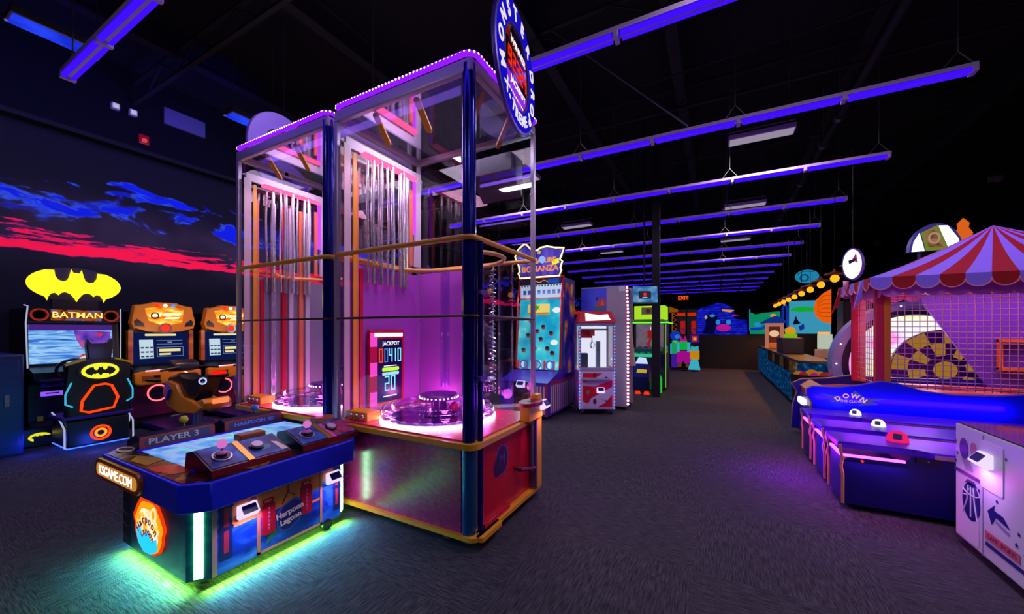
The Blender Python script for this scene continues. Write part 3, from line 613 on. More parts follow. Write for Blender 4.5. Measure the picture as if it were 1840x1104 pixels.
b = MB(); b.plan(cham(X0, X1, Y0, Y1, .09), .055, .5, TEALART); b.build('cabinet', t)
for cx in (X0 + .12, X1 - .12):
    for cy in (Y0 + .12, Y1 - .12):
        b = MB(); b.cyl((cx, cy, 0), (cx, cy, .055), .03, RUBBER, 12); b.cyl((cx, cy, .0), (cx, cy, .015), .045, STEEL, 14); b.build('levelling_foot', t)
b = MB(); b.cyl((X1 - .03, Y1 - .2, .04), (X1 + .01, Y1 - .2, .04), .04, RUBBER, 14); b.build('caster', t)
rim = cham(-3.76, -2.45, .95, 2.1, .11)
b = MB(); b.bevprism([(x, y, .5) for x, y in rim], (0, 0, .16), BLUE, .006, 1); b.build('rim', t, 'bright blue rim')
# right (aisle) side art
fr = FX(X1 + .0005); b = MB(); b.flat(fr, rect(Y0 + .09, Y1 - .09, .06, .5), SEA)
b.flat(fr, [(Y0 + .14, .30), (Y0 + .34, .31), (Y0 + .34, .36), (Y0 + .76, .36), (Y0 + .76, .37), (Y0 + .92, .38), (Y0 + .92, .5), (Y0 + .14, .5)], SKY, .0012)
b.flat(fr, rect(Y0 + .09, Y0 + .115, .06, .5), M('art_tan', 'a89a70', .5), .002)
pip(b, FX(X1 + .0016), Y0 + .16, .13, .5, .035); pip(b, FX(X1 + .0016), Y1 - .12, .12, .47, .03)
b.flat(fr, [(Y0 + .2, .36), (Y0 + .32, .46), (Y0 + .33, .43), (Y0 + .22, .33)], M('pipe_red', ''), .003)
for x, y, r_ in ((Y0 + .55, .12, .03), (Y0 + .82, .2, .025), (Y0 + .28, .13, .028)): b.flat(fr, star(x, y, r_, r_ * .4, 5), M('star_deep', '0a3a90', .4), .002)
b.build('aisle_artwork', t, 'painted sea and sunset artwork')
b = MB(); fd = FX(X1 + .002)
b.plate(fd, rect(Y0 + .335, Y0 + .352, .065, .455), .008, TAN); b.plate(fd, rect(Y0 + .335, Y0 + .785, .065, .082), .008, TAN); b.plate(fd, rect(Y0 + .768, Y0 + .785, .065, .455), .008, TAN); b.build('door_frame', t, 'tan door frame')
b = MB(); fd = FX(X1 + .003); b.plate(fd, rect(Y0 + .352, Y0 + .768, .082, .25), .003, SEA); b.plate(fd, rect(Y0 + .352, Y0 + .768, .25, .46), .003, SKY); b.plate(fd, [(Y0 + .352, .24), (Y0 + .768, .27), (Y0 + .768, .34), (Y0 + .352, .30)], .004, SEA)
b.plate(fd, [(Y0 + .38, .10), (Y0 + .46, .16), (Y0 + .45, .19), (Y0 + .40, .15)], .004, M('turtle_green', '3a8a60', .5)); b.build('door', t, 'painted cabinet door')
dr = t.children[-1]
for yy, zt in ((Y0 + .395, .405), (Y0 + .655, .43)):
    b = MB(); fd = FX(X1 + .006); b.plate(fd, rrect(yy - .035, yy + .045, zt - .23, zt - .03, .015), .012, M('tank_red', 'b80e2c', .3)); b.plate(fd, rrect(yy - .03, yy + .04, zt - .03, zt, .012), .004, M('tank_red', '')); b.plate(fd, rrect(yy - .018, yy + .028, zt - .024, zt - .006, .008), .006, M('tank_window', 'f0906a', .4))
    for k, ch in enumerate('TARGET'): b.text(fd, ch, yy + .005, zt - .065 - .026 * k, .024, M('tank_letter', 'e8a0c8', .4), .001, .0125)
    b.build('red_tank_sign', dr, 'red gas tank shaped sign')
b = MB(); fd = FX(X1 + .006); b.tube([fd.p(Y0 + .49, .33, .004), fd.p(Y0 + .53, .40, .004), fd.p(Y0 + .58, .36, .004)], .003, BLACK, 5); b.tube([fd.p(Y0 + .53, .40, .004), fd.p(Y0 + .53, .47, .004)], .003, BLACK, 5)
b.plate(fd, [(Y0 + .45, .2), (Y0 + .48, .15), (Y0 + .54, .14), (Y0 + .61, .18), (Y0 + .635, .25), (Y0 + .63, .32), (Y0 + .58, .35), (Y0 + .5, .32), (Y0 + .45, .28)], .008, M('sign_slate', '3a5a9a', .4)); b.plate(fd, [(Y0 + .46, .205), (Y0 + .49, .16), (Y0 + .54, .152), (Y0 + .6, .188), (Y0 + .62, .25), (Y0 + .615, .31), (Y0 + .57, .335), (Y0 + .5, .31), (Y0 + .462, .27)], .01, M('sign_navy', '14246c', .4))
cream = M('cream_letter', 'e8dcb8', .4); b.text(fd, 'Harpoon', Y0 + .54, .268, .052, cream, .003, .0105, .14, .0015); b.text(fd, 'Lagoon', Y0 + .545, .215, .05, cream, .003, .0105, .14, .0015); b.build('hanging_sign', dr, 'small painted sign on a chain')
card_reader(None, t, FX(X1 + .003), Y0 + .27, .385, .1); card_reader(None, t, FX(X1 + .003), Y0 + .87, .385, .1)
# front side
fr = FMY(Y0 - .0005); b = MB(); b.flat(fr, rect(X0 + .02, X0 + .14, .06, .5), M('pipe_black', '10101c', .4)); b.flat(fr, rect(X0 + .14, X0 + .3, .36, .5), M('olive_art', '6a5c30', .5))
for k in range(5): b.tube([fr.p(X0 + .03, .12 + .08 * k, .002), fr.p(X0 + .08, .10 + .08 * k, .003), fr.p(X0 + .13, .12 + .08 * k, .002)], .004, M('pipe_ring', '3a3a5a', .4), 5)
b.build('front_artwork', t, 'dark piping artwork')
cx, cz = X0 + .45, .275
b = MB(); ffr = FMY(Y0 - .001, cx, cz); flame = [(.2 * (1 + .04 * math.sin(7 * a) + .025 * math.sin(13 * a)) * math.cos(a) * 1.0, .165 * (1 + .035 * math.sin(6 * a + 1)) * math.sin(a)) for a in [2 * math.pi * k / 56 for k in range(56)]]
b.plate(ffr, xf(flame, 0, 0, 1.08), .012, E('flame_red', 'e83a08', 1.1)); b.plate(ffr, xf(flame, .01, -.005, .96), .014, E('flame_orange', 'ff9a10', 1.2)); b.plate(ffr, xf(flame, 0, -.02, .78), .016, noise_mat('fire_core', [(.3, 'ff9020'), (.48, 'ffd860'), (.6, 'fff4d8'), (.72, 'f0b8a0')], 16, (1, 1, 1.4), 1.1, detail=3))
b.plate(ffr, [(-.16, -.06), (-.11, -.02), (-.06, -.07), (0, -.03), (.06, -.08), (.13, -.05), (.14, -.12), (.06, -.16), (-.05, -.17), (-.13, -.13)], .018, E('wave_teal', '28c8f0', 1.2))
b.plate(ffr, ell(.09, .09, .035, .045), .018, E('hook_pale', 'd8e8b0', 1.1)); b.plate(ffr, ell(.09, .09, .02, .028), .0186, E('flame_orange', ''))
b.arc_text(ffr, 'Harpoon', 0, -.11, .15, 150, 40, .07, E('logo_plum', '7a2a4a', .8), k=.0165, depth=.002, bold=.001); b.arc_text(ffr, 'Lagoon', 0, -.13, .1, 140, 40, .06, E('logo_plum', ''), k=.0165, depth=.002, bold=.001); b.build('fire_emblem', t, 'glowing flame-edged round emblem')
# lit name plate on the front rim
b = MB(); ff = FMY(.95 - .0005); b.plate(ff, rrect(-3.7, -2.98, .515, .645, .06), .02, M('plate_brown', '9a4a1c', .35)); np = b.build('name_plate', t, 'brown rounded name plate with lit letters')
b = MB(); b.plate(ff, rrect(-3.66, -3.02, .54, .62, .035), .004, E('plate_lit', 'd88a3a', .8), .02); b.build('lit_panel', np)
b = MB(); b.text(ff, 'KSGAME.COM', -3.34, .58, .085, E('plate_letter', 'fdfff0', 1.3), .003, .0245, bold=0, sx=1.0); b.build('lettering', np)
# corner light bars
GLB = E('corner_light', '80ff80', 8.0); GLW = E('corner_core', 'd0fff0', 12.0)
for px, py, nx, ny in ((X1 - .045, Y0 + .045, 1, -1), (X0 + .045, Y0 + .045, -1, -1), (X1 - .045, Y1 - .045, 1, 1), (X0 + .045, Y1 - .045, -1, 1)):
    n = Vector((nx, ny, 0)).normalized(); fr = Fr(Vector((px, py, 0)) + n * .001, Vector((0, 0, 1)).cross(n), (0, 0, 1))
    b = MB(); b.plate(fr, rect(-.022, .022, .07, .48), .008, GLB); lb = b.build('corner_light_bar', t, 'glowing green white corner light bar')
    b = MB()
    for k in range(34): b.plate(fr, rect(-.012, .012, .075 + .012 * k, .083 + .012 * k), .003, GLW, .008)
    b.build('dot_lights', lb)
# green under glow
UG = E('under_glow_strip', '90ff50', 24.0)
for box in ((X0 + .12, X1 - .12, Y0 + .04, Y0 + .06), (X0 + .12, X1 - .12, Y1 - .06, Y1 - .04), (X0 + .04, X0 + .06, Y0 + .12, Y1 - .12), (X1 - .06, X1 - .04, Y0 + .12, Y1 - .12)):
    b = MB(); b.box(*box, .047, .055, UG); b.build('under_glow_strip', t, 'green light strip under the cabinet')
area('under_glow', ((X0 + X1) / 2, Y0 + .0, .05), .9, .04, 15, '7cff44', (0, -.6, -.8)); area('under_glow', (X1 - .0, (Y0 + Y1) / 2, .05), .95, .04, 15, '7cff44', (.6, 0, -.8), 2.1)
area('under_glow_cyan', ((X0 + X1) / 2, Y0 - .03, .1), .9, .03, 9, '08a0f8', (0, -.8, -.6)); area('under_glow_cyan', (X1 + .03, (Y0 + Y1) / 2, .1), .95, .03, 9, '08a0f8', (.8, 0, -.6), 2.0)
area('under_glow', (X0 - .0, (Y0 + Y1) / 2, .05), .95, .04, 10, '10a8f0', (-.6, 0, -.8))
# top
ART = noise_mat('deck_art', [(.35, '120a10'), (.48, '4a1c0c'), (.56, '14204a'), (.64, 'a07a1c'), (.74, '2a0c10')], 5.5, (1, 1, 1), 0, .15, 2, 1.5)
b = MB(); b.plan(cham(-3.74, -2.47, .97, 2.08, .105), .66, .664, ART); b.flat(FZ(.6645), [(-3.05, .985), (-2.9, 1.2), (-2.72, 1.12), (-2.78, 1.0), (-2.95, .975)], M('art_red', 'c01020', .25)); b.flat(FZ(.6645), [(-3.4, 1.05), (-3.15, 1.12), (-3.1, 1.0), (-3.3, .985)], M('art_gold', '9a7a20', .3)); b.flat(FZ(.6645), ell(-3.42, 1.14, .1, .05), M('art_blue', '123a8a', .3)); b.build('top_artwork', t, 'dark red and gold painted top')
b = MB(); b.torus(FZ(.666), -3.63, 1.06, .07, .006, M('ring_white', 'e8e0d8', .3), .002, 24, 6, .04); b.build('top_ring', t)
LCD = noise_mat('sea_screen', [(.28, '4a7ad8'), (.42, '6aa8f0'), (.52, 'a0b0f4'), (.62, '60d8e0'), (.75, 'dce0ff')], 2.4, (1.2, 2.6, 1), .95, .3, 8, 1.6)
b = MB(); b.plan(rect(-3.48, -2.75, 1.1, 2.08), .664, .668, LCD); sc = b.build('screen', t, 'bright blue sea game screen')
for xe in (-3.53, -2.75):
    b = MB(); b.plan(rect(xe, xe + .05, 1.08, 2.09), .664, .672, BLUE); b.build('screen_edge', t)
# near control consoles (aisle side): wedge with painted top, joystick, button
def console(ya, yb, art_pink):
    b = MB(); prof = [(-2.52, .664), (-2.52, .70), (-2.74, .78), (-2.82, .76), (-2.84, .664)]
    b.prism([(x, ya, z) for x, z in prof], (0, yb - ya, 0), M('console_dark', '1a0c26', .3)); c = b.build('control_console', t, 'dark sloped control console with painted top')
    fr = Fr((-2.52, ya, .7005), (0, 1, 0), (-.22, 0, .08)); L = yb - ya
    b = MB(); b.plate(fr, rect(.012, L - .012, .012, .225), .003, noise_mat('console_art', [(.35, '081a5a'), (.55, '1450b0'), (.7, '2a88d8')], 9, (1, 1, 1), 0, .45, 5, 1)); b.plate(fr, rect(.2, .235, .0, .228), .006, GOLD)
    if art_pink: b.plate(fr, rect(L - .2, L - .01, .02, .2), .004, noise_mat('treasure_art', [(.35, '5a1030'), (.5, 'b83a60'), (.6, '6a3aa8'), (.72, 'e8a060')], 22, (1, 1, 1), 0, .3, 4, 1)); b.plate(fr, rect(.24, .27, .0, .2), .006, M('pink_art', 'd86aa8', .3))
    else: b.plate(fr, [(L - .05, .02), (L - .01, .02), (L - .03, .12), (L - .06, .14)], .006, M('ivory', 'e8dcc8', .4)); b.plate(fr, ell(L - .13, .1, .045, .03), .004, M('teal_fish', '3a8aa0', .4))
    b.build('console_top', c)
    b = MB(); b.plate(Fr((-2.519, ya, .664), (0, 1, 0), (0, 0, 1)), rect(0, L, 0, .036), .006, M('console_red', '7a1420', .35)); b.build('front_edge', c, 'dark red front edge')
    p = fr.p(.1, .11, .004); b = MB(); b.cyl(p, p + fr.n * .006, .052, M('joy_ring', 'b8c0d8', .3, .6), 22); b.cyl(p + fr.n * .006, p + fr.n * .012, .042, BLACK, 20); b.cyl(p, p + Vector((0, 0, .06)), .007, CHROME, 8); b.ball(p + Vector((0, 0, .075)), .028, E('joy_pink', 'f080e0', .75), n=12); b.ball(p + Vector((0, 0, .02)), .03, M('joy_boot', 'd87ac8', .4), (1, 1, .5), 12); b.build('joystick', c, 'pink ball joystick')
    p = fr.p(.3, .12, .004); b = MB(); b.cyl(p, p + fr.n * .012, .042, BLACK, 20); b.cyl(p + fr.n * .012, p + fr.n * .024, .032, M('button_cream', 'c8c0d8', .3), 18); b.build('fire_button', c)
    b = MB(); b.box(-2.83, -2.74, ya + .26, ya + .42, .765, .81, M('box_copper', '9a5628', .4), .01); b.build('ticket_box', c, 'copper coloured box')
console(1.09, 1.55, False); console(1.63, 2.09, True)
# far consoles with player plates
for k, (ya, yb) in enumerate(((1.1, 1.55), (1.62, 2.08))):
    b = MB(); prof = [(-3.53, .664), (-3.535, .745), (-3.6, .765), (-3.74, .70), (-3.74, .664)]; b.prism([(x, ya, z) for x, z in prof], (0, yb - ya, 0), M('console_dark', '')); c = b.build('control_console', t, 'far control console with a red name plate')
    b = MB(); fr = Fr((-3.529, ya, .668), (0, 1, 0), (-.005, 0, .08)); b.plate(fr, rrect(0, yb - ya, 0, .085, .012), .006, M('plate_rust', 'a03a34', .4)); b.plate(fr, rrect(.03, yb - ya - .03, .015, .07, .02), .008, M('plate_slate', '46406a', .4)); b.text(fr, 'PLAYER %d' % (k + 3) if k == 0 else 'HARPOON 3D', (yb - ya) / 2 - (.0 if k else .03), .043, .058 if k == 0 else .04, M('plate_letter_pale', 'd8c8a8' if k == 0 else '8a9ae0', .4) if k == 0 else M('plate_letter_blue', '8a8ae8', .4), .002, .0085, bold=.001, sx=1.25); b.build('player_plate', c, 'rust red plate with pale letters')
    b = MB(); p = Vector((-3.66, ya + .3, .73)); b.cyl(p, p + Vector((0, 0, .06)), .006, CHROME, 8); b.ball(p + Vector((0, 0, .075)), .03, M('joy_yellow' if k == 0 else 'joy_blue', 'c8c820' if k == 0 else '3a90e8', .3), n=12); b.build('joystick', c, 'ball joystick')
point('screen_glow', (-3.1, 1.55, .85), 1.2, '90b0ff', .2)

# ---------------------------------------------------------------- left wall machines
t = thing('change_cabinet', 'plain dark blue sheet metal cabinet beside the bat racing machine', 'cabinet', (-7.95, .75, 0))
b = MB(); b.box(-8.6, -7.33, .2, 1.25, 0.02, 1.21, noise_mat('blue_sheet', [(.3, '0a1a4a'), (.7, '102a6a')], 1.5, (.2, .5, 3), 0, .35), .015); b.build('body', t)
b = MB(); b.box(-7.33, -7.32, .25, 1.21, .12, 1.15, noise_mat('blue_sheet', ''), .004); b.build('door', t); dd = t.children[-1]
b = MB(); b.box(-7.32, -7.3, 1.1, 1.14, .6, .74, STEEL, .004); b.build('handle', dd)
b = MB(); b.box(-8.58, -7.35, .22, 1.23, 0, .02, BLACK); b.build('plinth', t)

LEDWHITE = E('led_white', 'c0c4e8', .8)
t = thing('bat_racing_machine', 'black driving game cabinet with glowing yellow bat emblem on top and racing seat', 'arcade machine', (-7.6, 1.82, 0))
A, B = 1.38, 2.26
prof = [(-8.86, .02), (-7.65, .02), (-7.65, .14), (-7.9, .3), (-7.9, .78), (-7.68, .86), (-7.68, .95), (-7.98, 1.02), (-8.03, 1.6), (-7.95, 1.62), (-7.95, 1.8), (-8.86, 1.8)]
b = MB(); b.prism([(x, A, z) for x, z in prof], (0, B - A, 0), M('cab_black', '08080e', .3)); b.build('cabinet', t)
RS = noise_mat('race_screen', [(.25, '10308a'), (.42, '3a80e0'), (.52, 'a8d8ff'), (.6, '5aa8f0'), (.72, '7a3ab0'), (.85, 'f0f0ff')], 2.4, (1, .8, 7), .95, .3, 7, 1.0)
sf = Fr((-7.98, 0, 1.04), (0, 1, 0), (-.05, 0, .56))
b = MB(); b.plate(sf, rect(A + .02, B - .07, .01, .54), .006, RS); s_ = b.build('screen', t, 'bright racing game screen')
b = MB(); b.flat(sf, [(A + .4, .02), (A + .75, .02), (A + .7, .07), (A + .62, .13), (A + .5, .12)], E('car_red', 'd83a4a', .8), .008); b.flat(sf, [(A + .45, .06), (A + .68, .05), (A + .66, .09), (A + .52, .1)], E('car_white', 'e8d8e0', .9), .009); b.flat(sf, rect(A + .02, B - .07, .46, .54), E('tower_violet', '5a30a0', .6), .007); b.flat(sf, [(A + .5, .2), (A + .79, .16), (A + .79, .44), (A + .42, .46), (A + .45, .32)], noise_mat('city_violet', [(.35, '3a2aa8'), (.55, '8a4ad0'), (.7, 'c85aa8')], 7, (1, 1, 1), .8), .0075); b.flat(sf, ell(A + .68, .4, .03), E('dot_red', 'e83060', .8), .009); b.build('race_scene', s_)
b = MB(); b.plate(Fr((-7.949, 0, 0), (0, 1, 0), (0, 0, 1)), rect(A + .2, B - .2, 1.635, 1.785), .012, noise_mat('comic_art', [(.35, '3a1a10'), (.5, 'c05a20'), (.6, '2a60b0'), (.72, 'e89a40')], 12, (1, 1, 1), .7)); mq = b.build('marquee', t, 'lit comic style name panel')
b = MB(); b.text(FX(-7.937), 'BATMAN', (A + B) / 2 + .01, 1.71, .115, E('name_yellow', 'ffe060', 1.3), .008, .001, 0, .001, sx=1.05); b.build('lettering', mq, 'yellow lettering')
for yy in (A + .1, B - .1):
    b = MB(); b.lathe([(0, 0), (.055, 0), (.075, .02), (.085, .02), (.085, 0)], (-7.95, yy, 1.71), M('speaker_red', 'a01c10', .4), 24, (1, 0, 0)); b.torus(FX(-7.935), yy, 1.71, .075, .008, E('speaker_ring', 'c03a20', .7)); b.build('speaker', t, 'round red speaker')
b = MB(); b.tube([(-7.93, A - .0, 1.0), (-7.96, A - .01, 1.6), (-7.93, A, 1.82), (-8.1, A, 1.84)], .008, LEDWHITE, 6); b.build('edge_light', t); b = MB(); b.tube([(-7.93, B + .0, 1.0), (-7.96, B + .01, 1.6), (-7.93, B, 1.82)], .008, LEDWHITE, 6); b.build('edge_light', t)
# emblem
eo = Fr((-7.98, (A + B) / 2, 2.14), (0, 1, 0), (0, 0, 1))
b = MB(); b.plate(Fr((-8.05, (A + B) / 2, 2.14), (0, 1, 0), (0, 0, 1)), ell(0, 0, .445, .245, 48), .05, M('oval_dark', '281c3a', .4)); b.box(-8.06, -7.99, 1.6, 2.04, 1.8, 1.93, BLACK); em = b.build('oval_backing', t, 'dark oval backing of the emblem')
b = MB(); b.plate(eo, xf(bat_poly(), 0, 0, .45, .62), .02, E('bat_yellow', 'fff424', 1.35), .002); b.build('bat_emblem', em, 'glowing yellow bat shape'); area('emblem_lamp', (-7.9, 1.82, 2.14), .7, .3, 5, 'fff030', (1, 0, 0))
# controls
b = MB(); b.tube([(-7.66 + .05 * math.sin(a), 1.72 + .15 * math.cos(a), .98 + .13 * math.sin(a)) for a in [2 * math.pi * k / 24 for k in range(24)]], .018, BLACK, 8, True); b.box(-7.72, -7.66, 1.66, 1.78, .93, 1.03, M('hub_grey', '2a2a36', .4), .01); b.build('steering_wheel', t)
b = MB(); b.plate(FX(-7.679), rrect(A + .3, A + .4, .865, .945, .01), .008, E('pad_teal', '40d0f0', .9)); b.flat(FX(-7.679), rrect(A + .32, A + .38, .88, .93, .008), M('pad_dark', '0a3050', .3), .009); b.build('start_button', t, 'square teal lit button')
for k in range(2):
    b = MB(); b.box(-7.9, -7.87, A + .1, A + .3, .74 - .12 * k, .8 - .12 * k, E('coin_violet', '8a50ff', 1.2) if k else M('coin_mauve', '4a3aa8', .3), .008); b.flat(FX(-7.869), rect(A + .14, A + .26, .77 - .12 * k, .785 - .12 * k), BLACK); b.build('coin_slot', t, 'violet lit coin slot')
b = MB(); b.plate(FX(-7.9), rect(A + .04, A + .36, .32, .6), .012, M('coin_door', '0c1030', .35)); cd = b.build('coin_door', t); b = MB(); b.cyl((-7.888, A + .32, .46), (-7.875, A + .32, .46), .012, CHROME, 10); b.build('lock', cd)
b = MB(); b.box(-8.2, -7.66, 1.27, 1.56, .02, .24, BLACK, .01); b.plate(FX(-7.66), ell(A + .05, .13, .095, .055, 30), .004, E('oval_yellow', 'f4ec20', .9)); lo = b.build('floor_badge', t, 'small yellow oval bat badge'); b = MB(); b.flat(FX(-7.656), xf(bat_poly(), A + .05, .13, .066, .07), BLACK, .0005); b.build('bat_mark', lo)
b = MB(); b.box(-7.9, -7.87, 1.45, 1.5, .3, .36, M('olive_light', '8a8a20', .4)); b.build('pedal_box', t)
# seat
sx = -6.92
b = MB(); b.box(-7.5, sx, 1.5, 2.06, .06, .38, M('seat_base', '0c0c14', .35), .02); b.box(-7.66, -7.45, 1.6, 1.96, .06, .2, BLACK); b.build('seat_base', t)
b = MB(); out = [(-.29, .38), (-.30, .62), (-.26, .75), (-.28, .9), (-.30, 1.08), (-.14, 1.15), (.14, 1.15), (.30, 1.08), (.28, .9), (.26, .75), (.30, .62), (.29, .38)]
b.bevprism([(sx - .14, 1.79 + x, z) for x, z in out], (.12, 0, 0), M('seat_black', '0e0e15', .35), .03); b.build('seat_back', t, 'black moulded seat back')
sb = t.children[-1]
b = MB(); b.bevprism([(sx - .12, 1.79 + x, z) for x, z in ((-.1, 1.12), (-.12, 1.3), (-.11, 1.4), (-.075, 1.32), (.075, 1.32), (.11, 1.4), (.12, 1.3), (.1, 1.12))], (.1, 0, 0), M('seat_black', ''), .012); b.build('headrest', t, 'headrest with two small peaks')
for s in (-1, 1):
    b = MB(); b.prism([(sx - .02, 1.79 + s * .13, 1.15), (sx - .02, 1.79 + s * .3, 1.085), (sx - .02, 1.79 + s * .3, 1.06), (sx - .02, 1.79 + s * .13, 1.125)], (.012, 0, 0), M('piping_yellow', 'c8b010', .4)); b.build('shoulder_trim', sb, 'yellow shoulder trim')
    b = MB(); b.tube([(sx, 1.79 + s * .25, .86), (sx, 1.79 + s * .3, .72), (sx, 1.79 + s * .3, .6), (sx, 1.79 + s * .24, .56)], .01, E('side_teal', '40c0e8', .9), 6); b.build('side_light', sb, 'teal side light')
bf = FX(sx - .018)
b = MB(); b.plate(bf, ell(1.79, .985, .2, .125, 36), .012, M('badge_grey', '26262e', .3)); b.plate(bf, ell(1.79, .985, .17, .1, 36), .016, E('oval_yellow_lit', 'f0f030', 1.1)); sbg = b.build('back_badge', sb, 'round yellow bat badge'); b = MB(); b.flat(Fr((sx - .002, 0, 0), (0, 1, 0), (0, 0, 1)), xf(bat_poly(), 1.79, .985, .135, .17), M('badge_black', '14140c', .4));  b.build('bat_mark', sbg)
b = MB(); pts = [(1.79 + x, z) for x, z in ((-.17, .5), (-.16, .62), (-.06, .8), (.04, .815), (.1, .79), (.16, .63), (.12, .5), (-.1, .47))]; b.tube([bf.p(x, z, .012) for x, z in pts], .014, E('neon_red', 'ff3a0c', 1.7), 8, True); b.build('neon_loop', sb, 'glowing red neon loop')
b = MB(); b.torus(FX(sx + .005), 1.79, .2, .085, .013, E('neon_red', '')); b.torus(FX(sx + .005), 1.79, .2, .045, .014, E('neon_orange', 'ff8a20', 1.6)); b.build('rear_ring_light', t, 'glowing orange ring light')
b = MB(); b.box(-7.45, sx + .01, 1.46, 2.1, .4, .44, M('rail_violet', '2a1a6a', .3), .01); b.build('seat_rail', t)
for yy in (1.48, 2.09):
    b = MB(); b.tube([(-7.4, yy, .46), (-7.1, yy, .4), (sx + .01, yy, .3), (sx + .02, yy, .07)], .009, E('rail_white', 'b8c0e8', .8), 6); b.build('rail_light', t)
b = MB(); b.box(-7.5, sx, 1.5, 2.06, .05, .06, E('under_blue', '3a60ff', 2.5)); b.build('under_light', t, 'blue light under the seat base')
point('bat_floor_glow', (-6.75, 1.72, .1), 3.5, '2a50ff', .08); point('bat_floor_glow', (-7.2, 1.3, .12), 2.5, '2a40ff', .08); point('bat_seat_glow', (-6.6, 1.8, 1.2), 1.2, '9a90ff', .1)

AMB = M('amber_plastic', 'f09014', .35); AMBD = M('amber_dark', 'a04a0a', .35)
def bike_machine(y):
    t = thing('motorbike_racing_machine', 'x', 'arcade machine', (-7.9, y, 0), 'orange motorbike racing machines')
    prof = [(-8.86, .02), (-7.75, .02), (-7.75, .08), (-7.98, .12), (-7.98, .66), (-7.8, .7), (-7.8, .86), (-8.0, .96), (-8.05, 1.48), (-8.0, 1.5), (-8.0, 1.8), (-8.86, 1.8)]
    b = MB(); b.prism([(x, y - .4, z) for x, z in prof], (0, .8, 0), M('cab_black', '')); b.build('cabinet', t)
    for s in (-1, 1):
        b = MB(); b.box(-8.06, -7.97, y + s * .385 - .03, y + s * .385 + .03, .97, 1.5, noise_mat('red_gold_art', [(.35, '8a1010'), (.6, 'd87a1c')], 3, (1, 1, 2), 0, .3), .006); b.build('side_cheek', t, 'red and gold side cheek')
    o = [(-.2, 1.5), (-.06, 1.455), (.06, 1.455), (.2, 1.5), (.38, 1.52), (.41, 1.62), (.39, 1.7), (.36, 1.9), (.2, 1.9), (.16, 1.95), (-.16, 1.95), (-.2, 1.9), (-.36, 1.9), (-.39, 1.7), (-.41, 1.62), (-.38, 1.52)]
    b = MB(); b.bevprism([(-8.02, y + x, z) for x, z in o], (.14, 0, 0), AMB, .02); mq = b.build('marquee', t, 'orange moulded marquee')
    f = FX(-7.879)
    b = MB(); b.plate(f, [(y + x, z) for x, z in ((-.25, 1.84), (-.2, 1.65), (-.05, 1.58), (.05, 1.58), (.22, 1.63), (.24, 1.84), (.1, 1.88), (-.1, 1.88))], .008, noise_mat('fire_panel', [(.3, 'd83a10'), (.5, 'ff9a20'), (.7, 'ffe870')], 6, (1, 1, 3), 1.3)); b.build('lit_panel', mq, 'lit orange and yellow panel')
    b = MB(); LT = E('marquee_letter', 'fff2c0', 1.6)
    for k, (xa, xb, zz, hh) in enumerate(((-.04, .2, 1.74, .035), (-.02, .17, 1.68, .03), (-.2, -.06, 1.71, .05))): b.flat(f, [(y + xa, zz), (y + xb, zz + .01), (y + xb + .02, zz + hh + .01), (y + xa + .02, zz + hh)], LT, .009)
    b.torus(f, y - .13, 1.735, .045, .01, M('logo_dark', '3a1a10', .4), .012, 18, 6); b.build('logo', mq)
    for s in (-1, 1):
        b = MB(); b.plate(f, [(y + s * x, z) for x, z in ((.25, 1.56), (.36, 1.57), (.375, 1.64), (.34, 1.68), (.27, 1.62))], .006, M('grille_dark', '14141e', .3)); b.build('speaker_grille', mq)
    for k, h in enumerate(('ff2a10', 'f0e0d0', '3a80ff')):
        b = MB(); b.ball((-7.87, y - .1 + .1 * k, 1.9), .028, E('pod_' + h, h, 1.8), n=10); b.build('pod_light', mq)
    b = MB(); b.lathe([(0, .05), (.03, .04), (.055, .015), (.06, 0)], (-7.872, y, 1.535), E('beacon_red', 'ff3a1c', 1.1), 20, (1, 0, 0)); b.lathe([(.06, 0), (.08, .0), (.08, .015), (.06, .015)], (-7.875, y, 1.535), CHROME, 20, (1, 0, 0), True); b.build('beacon', mq, 'red round beacon')
    f = Fr((-8.0, y, .97), (0, 1, 0), (-.05, 0, .5)); b = MB(); b.plate(f, rect(-.36, .36, .0, .5), .01, E('menu_blue', '0c1a50', .8)); sc = b.build('screen', t, 'dark blue menu screen')
    b = MB(); LW = E('menu_white', 'c8e4f0', .9); LG = E('menu_gold', 'f0e0a0', 1.0); LN = E('menu_line', '8a9ac8', .7)
    b.flat(f, rrect(-.2, .2, .44, .475, .012), LG, .011); b.flat(f, rect(-.27, -.1, .08, .38), LW, .011)
    for k in range(3):
        for q in range(3): b.flat(f, rect(-.255 + .055 * q, -.215 + .055 * q, .1 + .07 * k, .125 + .07 * k), M('menu_ink', '3a5a7a', .5), .0125)
    for z0 in (.36, .3): b.flat(f, rect(-.06, .28, z0, z0 + .008), LN, .011)
    b.flat(f, rect(.08, .14, .325, .345), LN, .011); b.flat(f, rect(-.06, .29, .1, .108), LN, .011); b.flat(f, rect(-.06, .29, .25, .258), LN, .011); b.flat(f, rect(-.06, -.052, .1, .258), LN, .011); b.flat(f, rect(.282, .29, .1, .258), LN, .011)
    b.flat(f, rect(-.03, .25, .18, .225), LG, .011); b.flat(f, rect(-.03, .12, .125, .155), LG, .011); b.build('menu', sc)
    b = MB(); b.bevprism([(-7.82, y + x, z) for x, z in ((-.42, .7), (-.38, .66), (.38, .66), (.42, .7), (.42, .84), (.3, .87), (-.3, .87), (-.42, .84))], (.12, 0, 0), AMB, .02); ds = b.build('dashboard', t, 'orange dashboard')
    b = MB(); b.flat(FX(-7.7), rect(y - .34, y - .12, .72, .8), AMBD, .001); b.cyl((-7.71, y - .3, .74), (-7.68, y - .12, .71), .022, BLACK, 10); b.flat(FX(-7.7), rect(y - .2, y - .12, .76, .8), BLACK, .002); b.build('dash_details', ds)
